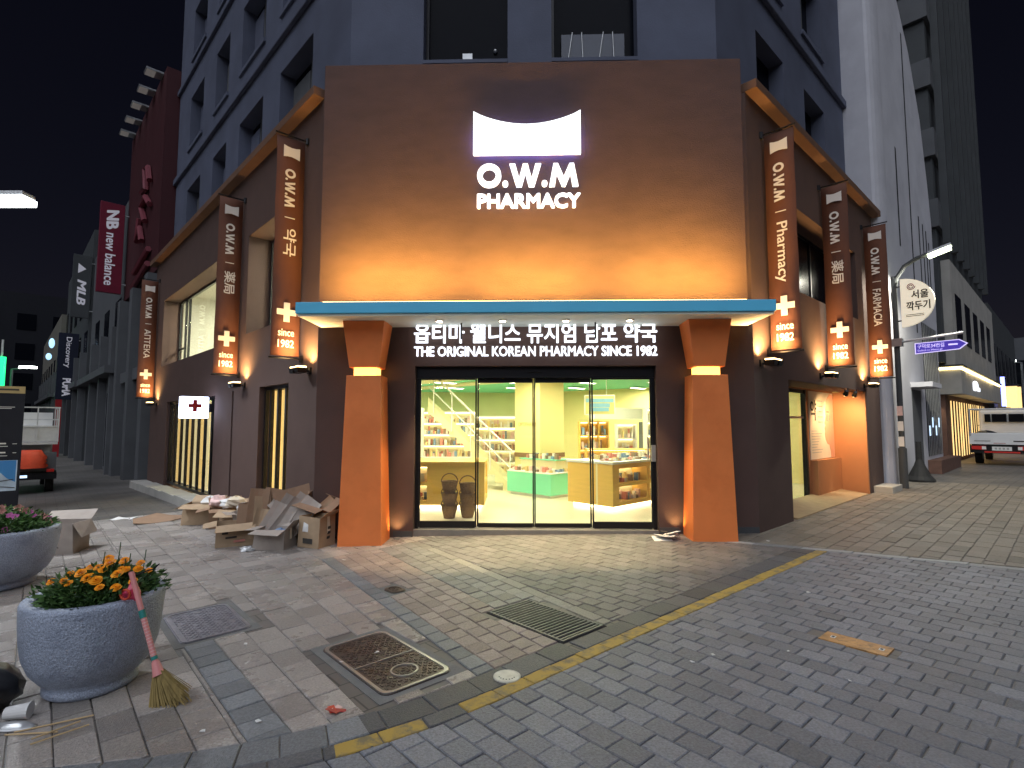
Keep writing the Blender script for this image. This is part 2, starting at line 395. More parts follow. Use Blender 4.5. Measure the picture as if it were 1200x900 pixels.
# ================================================================== GROUND
U2, V2 = (.7524, .6587), (.6587, -.7524)
def PQ(p, q): return (p * U2[0] + q * V2[0], p * U2[1] + q * V2[1])
def PQ3(p, q, dz=0.0):
    x, y = PQ(p, q); return Vector((x, y, gz(x, y) + dz))
def XY2PQ(x, y): return (x * U2[0] + y * U2[1], x * V2[0] + y * V2[1])
def in_view(x, y, m=260):
    if y < 1.3: return False
    a = 629 * x / y
    return abs(a) < 600 + m and 497 + 629 * 1.55 / y < 1010
# ground sheet with the same gentle fall, out to the horizon
b = B()
xs = [-400, -120, -60, -30, -16] + [-14 + i for i in range(29)] + [16, 30, 60, 120, 400]; ys = [-60, -20, 0, 4, 8, 12, 16, 20, 40, 80, 200, 600]
for y in ys:
    for x in xs: b.v.append((x, y, gz(x, y) - .009))
nx = len(xs)
for j in range(len(ys) - 1):
    for i in range(nx - 1): b.f.append((j * nx + i, j * nx + i + 1, (j + 1) * nx + i + 1, (j + 1) * nx + i))
def ground_mat():
    m, t, p = _nodes('far_paving'); N, L = t.nodes, t.links
    g = N.new("ShaderNodeNewGeometry"); mp = N.new("ShaderNodeMapping"); mp.inputs["Rotation"].default_value[2] = R_(-41.2)
    L.new(g.outputs["Position"], mp.inputs[0])
    br = N.new("ShaderNodeTexBrick"); br.inputs["Scale"].default_value = 1; br.inputs["Brick Width"].default_value = .36; br.inputs["Row Height"].default_value = .19
    br.inputs["Mortar Size"].default_value = .006; br.inputs["Color1"].default_value = (.165, .15, .135, 1); br.inputs["Color2"].default_value = (.125, .12, .115, 1); br.inputs["Mortar"].default_value = (.05, .048, .046, 1)
    L.new(mp.outputs[0], br.inputs[0])
    n = N.new("ShaderNodeTexNoise"); n.inputs["Scale"].default_value = .55; n.inputs["Detail"].default_value = 7; L.new(g.outputs["Position"], n.inputs[0])
    r = N.new("ShaderNodeMapRange"); r.inputs[1].default_value = .3; r.inputs[2].default_value = .7; r.inputs[3].default_value = .62; r.inputs[4].default_value = 1.25; L.new(n.outputs[0], r.inputs[0])
    vm = N.new("ShaderNodeVectorMath"); vm.operation = 'SCALE'; L.new(br.outputs[0], vm.inputs[0]); L.new(r.outputs[0], vm.inputs["Scale"])
    L.new(vm.outputs[0], p.inputs["Base Color"])
    r2 = N.new("ShaderNodeMapRange"); r2.inputs[3].default_value = .72; r2.inputs[4].default_value = .38; L.new(n.outputs[0], r2.inputs[0]); L.new(r2.outputs[0], p.inputs["Roughness"])
    return m
go = b.build('ground', ground_mat(), smooth=True); tag(go, 'dark paved street ground running out between the buildings', kind='structure')

def clip(poly, hp):
    a, c, e = hp; out = []
    for i in range(len(poly)):
        P, Q = poly[i], poly[(i + 1) % len(poly)]
        dp, dq = a * P[0] + c * P[1] - e, a * Q[0] + c * Q[1] - e
        if dp <= 0: out.append(P)
        if (dp < 0 < dq) or (dq < 0 < dp):
            t = dp / (dp - dq); out.append((P[0] + (Q[0] - P[0]) * t, P[1] + (Q[1] - P[1]) * t))
    return out
def area(p): return abs(sum(p[i][0] * p[(i + 1) % len(p)][1] - p[(i + 1) % len(p)][0] * p[i][1] for i in range(len(p)))) / 2
def shrink(poly, d):
    cx = sum(p[0] for p in poly) / len(poly); cy = sum(p[1] for p in poly) / len(poly); out = []
    n = len(poly); sgn = 1 if sum(poly[i][0] * poly[(i + 1) % n][1] - poly[(i + 1) % n][0] * poly[i][1] for i in range(n)) > 0 else -1
    L = []
    for i in range(n):
        P, Q = poly[i], poly[(i + 1) % n]; dx, dy = Q[0] - P[0], Q[1] - P[1]; l = math.hypot(dx, dy) or 1e-9
        nx_, ny_ = -dy / l * sgn, dx / l * sgn; L.append((P[0] + nx_ * d, P[1] + ny_ * d, dx, dy))
    for i in range(n):
        x1, y1, dx1, dy1 = L[i - 1]; x2, y2, dx2, dy2 = L[i]; D = dx1 * dy2 - dy1 * dx2
        if abs(D) < 1e-7: out.append((x2, y2)); continue
        t = ((x2 - x1) * dy2 - (y2 - y1) * dx2) / D; out.append((x1 + dx1 * t, y1 + dy1 * t))
    return out
def dedupe(poly):
    out = []
    for p in poly:
        if not out or math.hypot(p[0] - out[-1][0], p[1] - out[-1][1]) > .004: out.append(p)
    while len(out) > 1 and math.hypot(out[0][0] - out[-1][0], out[0][1] - out[-1][1]) < .004: out.pop()
    return out
HOLES = [  # covers let into the paving (p0,p1,q0,q1)
    (1.51, 2.10, -3.88, -2.85), (.80, 1.39, -5.50, -4.59), (2.85, 3.34, -3.60, -2.70), (4.23, 4.42, -1.54, -1.11), (2.52, 2.72, -4.83, -4.55)]
def stone_geo(bb, poly, bev=.005, gap=.0026, dz=0.0, tilt=.0022):
    poly = dedupe(poly)
    if len(poly) < 3 or area(poly) < .0012: return False
    P0 = shrink(poly, gap + random.uniform(-.001, .002)); P1 = shrink(P0, bev)
    if area(P1) > area(P0) or area(P1) < .0004: return False
    hz = dz + random.uniform(-.002, .002); ta, tb = random.uniform(-1, 1) * tilt * 6, random.uniform(-1, 1) * tilt * 6
    cx, cy = poly[0]
    f = lambda q, z: PQ3(q[0], q[1], z + (q[0] - cx) * ta + (q[1] - cy) * tb)
    i = len(bb.v); n = len(P0)
    bb.v += [tuple(f(q, -.03)) for q in P0] + [tuple(f(q, hz - bev)) for q in P0] + [tuple(f(q, hz)) for q in P1]
    for k in range(n):
        k2 = (k + 1) % n
        bb.f.append((i + k, i + k2, i + n + k2, i + n + k)); bb.f.append((i + n + k, i + n + k2, i + 2 * n + k2, i + 2 * n + k))
    bb.f.append(tuple(range(i + 2 * n, i + 3 * n)))
    return True
def pave(parent, name, mat, polys, limit=300, tone=(.80, 1.20), **kw):
    """polys nearest first: the first ones objects of their own, the rest one part of kind stuff"""
    def far(P):
        x, y = PQ(sum(p[0] for p in P) / len(P), sum(p[1] for p in P) / len(P)); return math.hypot(x, y)
    out = []
    for P in polys:
        x, y = PQ(sum(p[0] for p in P) / len(P), sum(p[1] for p in P) / len(P))
        if not in_view(x, y): continue
        c = XY2PQ(x, y)
        if any(h[0] < c[0] < h[1] and h[2] < c[1] < h[3] for h in HOLES):
            continue
        for h in HOLES:   # trim stones that reach into a cover
            if h[0] < max(p[0] for p in P) and min(p[0] for p in P) < h[1] and h[2] < max(p[1] for p in P) and min(p[1] for p in P) < h[3]:
                opts = [clip(P, hp) for hp in ((1, 0, h[0]), (-1, 0, -h[1]), (0, 1, h[2]), (0, -1, -h[3]))]
                P = max(opts, key=lambda o: area(o) if len(o) > 2 else 0)
        if len(P) > 2: out.append(P)
    out.sort(key=far)
    rest = B(); tones = []
    k = 0
    for P in out:
        t = random.uniform(*tone)
        if random.random() < .06: t *= .78
        if k < limit:
            bb = B()
            if stone_geo(bb, P, **kw): bb.build(name, mat, parent, recalc=False, tone=t); k += 1
        else:
            n0 = len(rest.f)
            if stone_geo(rest, P, **kw): tones += [t] * (len(rest.f) - n0)
    if rest.f:
        o = rest.build(name + '_field', mat, parent, recalc=False, tone=tones); o["kind"] = "stuff"
def zone(name, label): return thing(name, label, None, kind='structure')
EP = [(-2.4, -5.6), (-1.6, -4.62), (-1.0, -3.98), (-.5, -3.50), (0, -3.10), (.4, -2.84), (.8, -2.65), (1.2, -2.52), (1.6, -2.45), (2.0, -2.42), (7.08, -2.42), (9, -2.42)]
def Eq(p):
    for (a, c), (d, e) in zip(EP, EP[1:]):
        if a <= p <= d: return c + (e - c) * (p - a) / (d - a), (e - c) / (d - a)
    return (EP[0][1] + (p - EP[0][0]) * 1.2, 1.2) if p < EP[0][0] else (-2.42, 0)
def edge_hp(p, off, keep_below=True):
    q, m = Eq(p); q += off * math.sqrt(1 + m * m)    # line q = q0 + m (x - p)
    return (-m, 1, q - m * p) if keep_below else (m, -1, -(q - m * p))
KERB_P = lambda q: 7.06 + .34 * (q + 2.5)
kerb_lo = (1, -.34, 7.06 + .34 * 2.5)          # p <= kerb line
kerb_hi = (-1, .34, -(7.06 + .34 * 2.5) - .13)
def grid(p0, p1, q0, q1, dp, dq, bond='q', shift=.5, jit=0.0):
    out = []
    if bond == 'q':      # courses of depth dp, stones dq long laid along q
        i = 0; p = p0
        while p < p1 - 1e-6:
            q = q0 - (dq * shift if i % 2 else 0)
            while q < q1:
                a, c = max(q, q0), min(q + dq, q1)
                if c - a > .02: out.append([(p, a), (min(p + dp, p1), a), (min(p + dp, p1), c), (p, c)])
                q += dq
            p += dp; i += 1
    else:
        i = 0; q = q0
        while q < q1 - 1e-6:
            p = p0 - (dp * shift if i % 2 else 0)
            while p < p1:
                a, c = max(p, p0), min(p + dp, p1)
                if c - a > .02: out.append([(a, q), (c, q), (c, min(q + dq, q1)), (a, min(q + dq, q1))])
                p += dp
            q += dq; i += 1
    if jit:
        out = [[(x + random.uniform(-jit, jit), y + random.uniform(-jit, jit)) for x, y in P] for P in out]
    return out
cen = lambda P: (sum(p[0] for p in P) / len(P), sum(p[1] for p in P) / len(P))
# --- the grey road in front
polys = []
for P in grid(-2.4, 7.9, -5.7, 5.2, .145, .185):
    c = cen(P); q, m = Eq(c[0])
    if c[1] < q - .12: continue
    P = clip(P, edge_hp(c[0], 0, False)); P = clip(P, kerb_lo) if len(P) > 2 else P
    if len(P) > 2 and area(P) > .002: polys.append(P)
z_ = zone('road_paving', 'dark grey pavers of the street in front of the yellow line')
pave(z_, 'paver', M['roadstone'], polys)
# --- painted edge course and dark border course following the curve
def course(off0, off1, step, p0, p1):
    out = []; p = p0
    def pt(p, off):
        q, m = Eq(p); l = math.sqrt(1 + m * m); return (p - off * m / l, q + off / l)
    while p < p1:
        q, m = Eq(p); p2 = p + step / math.sqrt(1 + m * m)
        out.append([pt(p, off0), pt(p2, off0), pt(p2, off1), pt(p, off1)]); p = p2
    return out
def yellow_mat():
    m, t, p = _nodes('worn_yellow_paint'); N, L = t.nodes, t.links
    g = N.new("ShaderNodeNewGeometry"); n = N.new("ShaderNodeTexNoise"); n.inputs["Scale"].default_value = 9; n.inputs["Detail"].default_value = 8; n.inputs["Roughness"].default_value = .7
    L.new(g.outputs["Position"], n.inputs[0])
    r = N.new("ShaderNodeMapRange"); r.inputs[1].default_value = .46; r.inputs[2].default_value = .60; L.new(n.outputs[0], r.inputs[0])
    mx = N.new("ShaderNodeMix"); mx.data_type = 'RGBA'; L.new(r.outputs[0], mx.inputs[0]); mx.inputs[6].default_value = (.42, .28, .055, 1); mx.inputs[7].default_value = (.20, .16, .085, 1)
    L.new(mx.outputs[2], p.inputs["Base Color"]); p.inputs["Roughness"].default_value = .7
    return m
ky = zone('yellow_line', 'worn yellow painted line along the edge of the sidewalk')
_c = course(-.115, 0, .24, 1.12, 7.0); _w = [P for i, P in enumerate(_c) if i == 2]
pave(ky, 'painted_stone', yellow_mat(), [P for P in _c if P not in _w], gap=.002, bev=.004)
kd = zone('border_course', 'dark stone border course beside the yellow line')
pave(kd, 'border_stone', M['kerb'], _w + course(-.115, 0, .24, -2.3, 1.12) + course(-.32, -.115, .30, 1.12, 7.0), gap=.003)
kb = zone('curved_band', 'blue grey stone band curving round the sidewalk corner')
pave(kb, 'band_stone', M['bluestone'], course(-.32, -.115, .22, -2.3, 1.12), gap=.003)
INNER = -.32
def inner(polys):
    out = []
    for P in polys:
        c = cen(P); q, m = Eq(c[0])
        if c[1] > q + .25: continue
        P = clip(P, edge_hp(c[0], INNER))
        if len(P) > 2 and area(P) > .002: out.append(P)
    return out
SKS = lambda q: (max(q, -6.4) + 2.8) * -.13
SK = lambda p, q: (p + SKS(q), q)      # the strips run slightly askew
def skew2(polys): return [[(v[0] + SKS(v[1]) * min(1, max(0, (v[0] - 1.05) / 1.07)), v[1]) for v in P] for P in polys]
def skew(polys): return [[SK(*v) for v in P] for P in polys]
# facade line keeps stones outside the shop front: d = 0 plane of the front and the wings
def pq_hp(P0, n):     # half plane on the street side: n.(x-P0) >= 0
    a = n.x * U2[0] + n.y * U2[1]; c = n.x * V2[0] + n.y * V2[1]; return (-a, -c, -(n.x * P0.x + n.y * P0.y))
hpF, hpL, hpR = pq_hp(CL - nF * .12, nF), pq_hp(CL, nL), pq_hp(CR, nR)
def outside(polys):
    out = []
    for P in polys:
        c = cen(P); x, y = PQ(*c); w = Vector((x, y, 0))
        s = (w - CL).dot(Fd)
        if 0 <= s <= 6.235: P = clip(P, hpF)
        elif s < 0: P = clip(P, hpL)
        else: P = clip(P, hpR)
        if len(P) > 2 and area(P) > .002: out.append(P)
    return out
zc = zone('forecourt_paving', 'mid grey pavers of the forecourt before the shop doors')
P_ = [clip(P, (-1, -.13, -(3.45 - .13 * 2.8 * -1 * -1))) for P in grid(3.3, 8.2, -8.2, -2.6, .15, .19)]
P_ = [P for P in P_ if len(P) > 2 and area(P) > .002]
pave(zc, 'paver', M['centerstone'], outside([c for c in (clip(P, kerb_lo) for P in inner(P_)) if len(c) > 2]))
zp = zone('pale_strip', 'pale stone strip crossing the sidewalk towards the drain grate')
pave(zp, 'strip_stone', M['palestone'], outside(inner(skew(grid(3.33, 3.45, -5.9, -2.72, .13, .34)))))
zg = zone('cobble_paving', 'pinkish square cobbles between the manhole and the drain grate')
pave(zg, 'cobble', M['pink'], outside(inner(skew(grid(2.26, 2.86, -6.4, -2.68, .15, .155, jit=.006)))))
pave(zg, 'grey_cobble', M['greycob'], outside(inner(skew(grid(2.86, 3.33, -6.4, -2.68, .157, .155, jit=.005)))))
zb = zone('blue_band', 'blue grey stone bands crossing the sidewalk beside the manholes')
pave(zb, 'band_stone', M['bluestone'], outside(inner([[(v[0] - (v[1] + 2.9) * .0, v[1]) for v in P] for P in grid(.855, 1.05, -5.4, -2.7, .2, .185)]) + inner(skew(grid(2.12, 2.26, -6.4, -2.68, .15, .17)))))
zs = zone('sidewalk_paving', 'brownish slabs of the sidewalk beside the planters')
polys = skew2(grid(1.05, 2.12, -12.5, -2.7, .178, .27, 'q', .5)) + skew(grid(2.12, 4.6, -12.5, -6.4, .185, .27)) + grid(.855, 1.05, -12.5, -5.4, .2, .27) + grid(-6, .855, -12.5, -2.7, .175, .3)
pave(zs, 'slab', M['slab'], outside(inner([P for P in polys if math.hypot(*PQ(*cen(P))) < 13])), gap=.0028)
# --- cross kerb and the street to the right of it
kc = zone('cross_kerb', 'pale flush kerb stones crossing the street on the far side of the grey paving')
out = []; q = -4.2
while q < 3.5:
    out.append([(KERB_P(q), q), (KERB_P(q) + .12, q), (KERB_P(q + .5) + .12, q + .5), (KERB_P(q + .5), q + .5)]); q += .5
pave(kc, 'kerb_stone', M['paleKerb'], outside(out), gap=.003)
zr = zone('side_street_paving', 'worn stone slabs of the side street past the pale kerb')
polys = []
for P in grid(5.6, 17, -4.4, 1.6, .34, .175, 'p', .37):
    P = clip(P, kerb_hi)
    if len(P) > 2 and area(P) > .003: polys.append([(p, q - .045 * (p - 7)) for p, q in P])
pave(zr, 'slab', M['streetstone'], outside(polys), gap=.003)

# --- covers let into the paving
def cover(name, label, p0, p1, q0, q1, mat, rim=None, lugs=True, ring=None, mid=False):
    x, y = PQ((p0 + p1) / 2, (q0 + q1) / 2)
    t = thing(name, label, 'manhole cover', (x, y, gz(x)))
    g3 = lambda p, q, z: PQ3(p, q, z)
    def rr(d, r=.06, n=4):
        pts = []
        for cx, cy, a0 in ((p1 - d - r, q1 - d - r, 0), (p0 + d + r, q1 - d - r, 90), (p0 + d + r, q0 + d + r, 180), (p1 - d - r, q0 + d + r, 270)):
            for k in range(n + 1): a = R_(a0 + 90 * k / n); pts.append((cx + r * math.cos(a), cy + r * math.sin(a)))
        return pts
    e = .055
    B().prism([g3(p0 - e, q0 - e, -.03), g3(p1 + e, q0 - e, -.03), g3(p1 + e, q1 + e, -.03), g3(p0 - e, q1 + e, -.03)],
              [g3(p0 - e, q0 - e, -.005), g3(p1 + e, q0 - e, -.005), g3(p1 + e, q1 + e, -.005), g3(p0 - e, q1 + e, -.005)]).build('surround', 'mortar', t)
    B().prism([g3(*v, -.02) for v in rr(0)], [g3(*v, .0) for v in rr(0)]).build('plate', mat, t)
    # raised rim
    o, i = rr(.008), rr(.028); bb = B(); n = len(o)
    for k in range(n):
        k2 = (k + 1) % n; bb.prism([g3(*o[k], -.002), g3(*o[k2], -.002), g3(*i[k2], -.002), g3(*i[k], -.002)], [g3(*o[k], .005), g3(*o[k2], .005), g3(*i[k2], .005), g3(*i[k], .005)])
    bb.build('rim', rim or mat, t)
    bb = B(); q = q0 + .05; j = 0; s_ = .021
    while q < q1 - .06:
        p = p0 + .05 + (s_ if j % 2 else 0)
        while p < p1 - .06:
            w_, h_ = (.013, .024) if (j + int((p - p0) / s_ / 2)) % 2 else (.024, .013)
            ok = not ring or abs(math.hypot(p - ring[0], q - ring[1]) - ring[2]) > .02
            if ok and not (mid and abs(q - mid) < .02) and random.random() > .06:
                a, c = p, q; bb.prism([g3(a, c, -.001), g3(a + w_, c, -.001), g3(a + w_, c + h_, -.001), g3(a, c + h_, -.001)], [g3(a, c, .004), g3(a + w_, c, .004), g3(a + w_, c + h_, .004), g3(a, c + h_, .004)])
            p += s_ * 2
        q += s_ * 1.35; j += 1
    o_ = bb.build('tread_studs', mat, t); o_["kind"] = "stuff"
    if ring:
        bb = B(); n = 24
        for k in range(n):
            a, c = 2 * math.pi * k / n, 2 * math.pi * (k + 1) / n; r0, r1 = ring[2] - .008, ring[2] + .004
            q4 = [(ring[0] + r * math.cos(w), ring[1] + r * math.sin(w)) for r, w in ((r0, a), (r1, a), (r1, c), (r0, c))]
            bb.prism([g3(*v, -.001) for v in q4], [g3(*v, .006) for v in q4])
        bb.build('ring', rim or mat, t)
    if mid: B().box(g3, p0 + .03, p1 - .03, mid - .006, mid + .006, -.001, .006).build('seam', rim or mat, t)
    return t
cover('manhole_cover', 'large rusty double manhole cover with round hatch mark near the yellow line', 1.56, 2.05, -3.83, -2.90, 'iron', 'steel', ring=(1.82, -3.12, .085), mid=-3.35)
cover('manhole_cover', 'bare metal manhole cover shining blue between flower planter and cardboard', .85, 1.34, -5.45, -4.64, 'ironb', 'ironb', mid=None)
cover('manhole_cover', 'small dark rusty cover in the middle of the pink cobbles', 2.54, 2.70, -4.80, -4.58, 'iron')
# drain grate
x, y = PQ(3.1, -3.15); t = thing('drain_grate', 'rectangular steel drain grate with parallel bars in the sidewalk', 'drain grate', (x, y, gz(x)))
p0, p1, q0, q1 = 2.87, 3.32, -3.57, -2.73
B().prism([PQ3(p0 - .02, q0 - .02, -.0085), PQ3(p1 + .02, q0 - .02, -.0085), PQ3(p1 + .02, q1 + .02, -.0085), PQ3(p0 - .02, q1 + .02, -.0085)], [PQ3(p0 - .02, q0 - .02, -.0065), PQ3(p1 + .02, q0 - .02, -.0065), PQ3(p1 + .02, q1 + .02, -.0065), PQ3(p0 - .02, q1 + .02, -.0065)]).build('pit', 'dark', t)
for a in ((p0, p0 + .016, q0, q1), (p1 - .016, p1, q0, q1), (p0, p1, q0, q0 + .016), (p0, p1, q1 - .016, q1)): B().box(PQ3, *a, -.03, .002).build('frame_bar', 'grate', t)
n = 20
for k in range(1, n):
    q = q0 + (q1 - q0) * k / n; B().box(PQ3, p0 + .014, p1 - .014, q - .007, q + .007, -.03, 0).build('bar', 'grate', t)
# round survey cap
x, y = PQ(2.235, -2.60); t = thing('survey_cap', 'pale round metal cap set beside the yellow line', 'cap', (x, y, gz(x)))
b = B(); b.lathe((x, y, gz(x)), [(.085, -.02), (.085, .004), (.078, .008), (.07, .006), (.02, .007), (.0, .007)], 24); b.build('disc', pm('pale_cap', (.62, .60, .50), .5, .15, 20), t)
b = B()
for k in range(7): a = R_(200 + k * 22); b.box(lambda u, v, z: Vector((x + u, y + v, gz(x) + z)), .05 * math.cos(a) - .004, .05 * math.cos(a) + .004, .05 * math.sin(a) - .004, .05 * math.sin(a) + .004, .0065, .0075)
b.build('engraved_marks', 'blackm', t, kind='stuff')
# orange utility plate
x, y = PQ(4.32, -1.32); t = thing('utility_plate', 'worn orange utility plate set into the grey road pavers', 'cover plate', (x, y, gz(x)))
B().box(PQ3, 4.235, 4.415, -1.53, -1.12, -.02, .003).build('plate', 'rust', t)
for q in (-1.48, -1.185):
    o = B().box(PQ3, 4.31, 4.35, q, q + .03, .0, .0055).build('lift_slot', 'paper', t); B().box(PQ3, 4.32, 4.34, q + .007, q + .023, .0, .007).build('slot_hole', 'blackm', o)

# ================================================================== THE CORNER BUILDING
UP = Vector((0, 0, 1))
bd = thing('corner_building', 'brown corner pharmacy building with grey concrete upper storeys', 'building', FF(3.1, 0, 0))
D_S0, D_S1, D_H = 1.42, 4.86, 2.38
b = B(); wall_open(b, FF, 0, 6.235, -.4, 6.4, [(D_S0, D_S1, -.4, D_H)], -.35, 0); b.build('front_wall', 'stucco', bd)
B().box(FF, .045, 6.135, .004, .13, 3.30, 6.85).build('front_panel', 'panel', bd, bevel=.012)
LW = [(1.05, 3.24, 3.25, 5.15), (4.6, 10.65, 3.2, 5.13)]
LG = [(1.05, 2.38, -.4, 2.2), (3.82, 3.92, -.4, 2.2), (5.1, 9.65, -.12, 2.15)]
b = B(); wall_open(b, LF, -.0, 11.9, -.7, 6.42, LW + LG, -.5, 0); b.build('wing_wall', 'stucco', bd)
RW = [(.95, 5.45, 3.77, 5.22)]; RG = [(1.3, 5.78, -.4, 2.25)]
b = B(); wall_open(b, RF, 0, 6.95, -.4, 6.42, RW + RG, -.5, 0); b.build('wing_wall', 'stucco', bd)
# cornices with a lit underside
B().box(LF, -.0, 12.05, -.5, .17, 6.42, 6.56).build('cornice', 'coping', bd, bevel=.01)
B().box(RF, -.0, 7.1, -.5, .17, 6.42, 6.56).build('cornice', 'coping', bd, bevel=.01)
# roof slab of the low part, closing the shell
foot = [CL + nF * -.1, CR + nF * -.1, RF(6.9, -.2, 0), Vector((.5, 19.2, 0)), LF(11.8, -.2, 0)]
def slab(z0, z1, pts): return B().prism([Vector((p.x, p.y, z0)) for p in pts], [Vector((p.x, p.y, z1)) for p in pts])
slab(6.2, 6.38, foot).build('roof', 'wall_dk', bd)
# canopy
can = B().box(FF, .03, 6.18, .135, .86, 2.975, 3.125).build('canopy', 'blue', bd, bevel=.008)
B().box(FF, .05, 6.16, .002, .835, 2.945, 2.974).build('canopy_soffit', 'soffit', can)
for s in (2.12, 3.97): B().tube([FF(s, .30, 2.95), FF(s, .30, 2.72)], .012).build('hanger', 'black', can)
t = B().box(FF, .35, 5.85, .72, .76, 3.127, 3.15).build('light_strip', 'led', can)
for k in range(3):
    light('panel_wash', 'AREA', FF(1.12 + 2.0 * k, .74, 3.17), 60, (1.0, .54, .09), t, 1.8, .08, dirv=UP * .95 - nF * .85, spread=102)
for s in (1.85, 2.70, 3.55, 4.40):
    o = B().lathe(FF(s, .50, 2.928), [(.055, 0), (.06, .018), (.0, .018)], 16).build('spotlight', 'white', can)
    B().lathe(FF(s, .50, 2.922), [(.038, 0), (.038, .004), (0, .004)], 14).build('lamp_disc', 'spot', o)
    light('canopy_spot', 'SPOT', FF(s, .50, 2.90), 210, (1.0, .70, .36), o, .04, dirv=(0, 0, -1), spot=58, blend=.45)
# two flared columns
def column(sc_):
    t = B().taper(FF, (sc_ - .30, sc_ + .30, .06, .52), -.35, (sc_ - .235, sc_ + .235, .12, .47), 2.205).build('column', 'orange', bd, bevel=.006)
    B().taper(FF, (sc_ - .205, sc_ + .205, .135, .455), 2.315, (sc_ - .285, sc_ + .285, .08, .52), 2.944).build('capital', 'orange', t, bevel=.006)
    B().box(FF, sc_ - .155, sc_ + .155, .18, .40, 2.205, 2.315).build('light_neck', 'neck', t)
    for dd in (.425,): light('neck_glow', 'AREA', FF(sc_, dd, 2.26), 1.6, (1, .6, .18), t, .3, .08, dirv=nF)
for s in (.82, 5.46): column(s)
for s0, s1 in ((.002, .50), (1.14, 1.415), (4.865, 5.14), (5.78, 6.233)): B().box(FF, s0, s1, .002, .012, -.3, gz(FF(s0, 0, 0).x) + .09).build('base_board', 'wall_dk', bd)
# hidden uplights behind the columns
for s in (1.22, 5.06):
    o = B().lathe(FF(s, .10, gz(FF(s, 0, 0).x) - .0), [(.05, 0), (.05, .012), (.035, .016), (0, .016)], 14).build('ground_light', 'steel', bd)
    light('column_uplight', 'SPOT', FF(s, .10, gz(FF(s, 0, 0).x) + .05), 9, (1, .62, .25), o, .02, dirv=(-Fd if s > 3 else Fd) * -.15 + UP - nF * .12, spot=110, blend=.9)

# ---- doors: two fixed outer panes, two sliding leaves
zf = .085
B().box(FF, D_S0, D_S1, -.34, -.02, -.4, zf - .02).build('threshold', 'mortar', bd)
hd = B().box(FF, D_S0 + .002, D_S1 - .002, -.24, -.10, 2.215, D_H - .002).build('door_header', 'black', bd)
B().box(FF, 3.02, 3.22, -.10, -.07, 2.30, 2.335).build('door_sensor', 'blackm', hd)
for s0, s1 in ((D_S0 + .002, D_S0 + .05), (D_S1 - .05, D_S1 - .002)): B().box(FF, s0, s1, -.24, -.10, -.3, 2.213).build('door_jamb', 'black', bd)
def leaf(s0, s1, d, hh, base, name):
    z1 = 2.213
    o = B().box(FF, s0 + .022, s1 - .022, d - .006, d + .006, zf + base, z1 - hh).build(name, 'glass', bd)
    for a, c in ((s0, s0 + .02), (s1 - .02, s1)): B().box(FF, a, c, d - .02, d + .02, zf, z1).build('stile', 'black', o)
    B().box(FF, s0 + .021, s1 - .021, d - .02, d + .02, zf - .01, zf + base - .002).build('bottom_rail', 'black', o)
    B().box(FF, s0 + .021, s1 - .021, d - .02, d + .02, z1 - hh + .002, z1).build('top_rail', 'black', o)
    return o
leaf(1.47, 2.30, -.13, .025, .085, 'door'); leaf(2.305, 3.125, -.19, .065, .05, 'door'); leaf(3.13, 3.95, -.19, .065, .05, 'door'); dr = leaf(3.955, 4.81, -.13, .025, .085, 'door')
h_ = B().tube([FF(4.74, -.10, 1.05), FF(4.74, -.06, 1.06), FF(4.74, -.06, 1.36), FF(4.74, -.10, 1.37)], .010).build('handle', 'steel', dr)
B().box(FF, 4.79, 4.85, -.10, -.07, 1.02, 1.25).build('lock_box', 'steel', bd)

# ---- wing windows
def window(fn, t0, t1, z0, z1, d, muls, name='window', pane='glassd', fr=.05, rails=()):
    o = B().box(fn, t0 + .002, t1 - .002, d - .03, d + .03, z0 + .002, z0 + fr).build(name, 'black', bd)
    B().box(fn, t0 + .002, t1 - .002, d - .03, d + .03, z1 - fr, z1 - .002).build('frame_rail', 'black', o)
    for m in (t0 + .002, *muls, t1 - fr - .002): B().box(fn, m, m + fr, d - .028, d + .028, z0 + fr, z1 - fr).build('mullion', 'black', o)
    for r in rails: B().box(fn, r[0], r[1], d - .027, d + .027, r[2], r[2] + .04).build('glazing_bar', 'black', o)
    ms = [t0, *muls, t1 - fr]
    for a, c in zip(ms, ms[1:]): B().box(fn, a + fr + .001, c - .001, d - .005, d + .005, z0 + fr + .001, z1 - fr - .001).build('pane', pane, o)
    return o
window(LF, 1.05, 3.24, 3.25, 5.15, -.44, [2.6])
window(LF, 4.6, 10.65, 3.2, 5.13, -.44, [9.55, 9.95], rails=[(9.95, 10.6, 3.7)])
wg1 = window(LF, 1.05, 2.38, -.1, 2.2, -.12, [1.38, 1.72, 2.05], fr=.06)
wg2 = window(LF, 5.1, 9.65, -.05, 2.15, -.10, [5.55, 6.1, 6.65, 7.2, 7.75, 8.3, 8.9, 9.3], fr=.07, rails=[(9.3, 9.6, 1.6)])
for a_, c_ in ((1.12, 1.37), (1.45, 1.71), (1.79, 2.04), (2.12, 2.32)): B().box(LF, a_, c_, -.20, -.17, -.03, 2.13).build('lit_blind', 'blind', wg1)
for k, m_ in enumerate((5.63, 6.18, 6.73, 7.28, 7.83, 8.38, 8.98, 9.38)):
    if k > 0: B().box(LF, m_, m_ + (.20 if k == 7 else .30 if k % 2 else .24), -.24, -.20, .03, 2.07).build('lit_blind', 'blind2' if k % 2 else 'blind', wg2)
window(RF, .95, 5.45, 3.77, 5.22, -.44, [2.4, 3.9], pane='dglass')
B().box(LF, 3.82, 3.92, -.48, -.3, -.4, 2.2).build('recess_back', 'dark', bd)
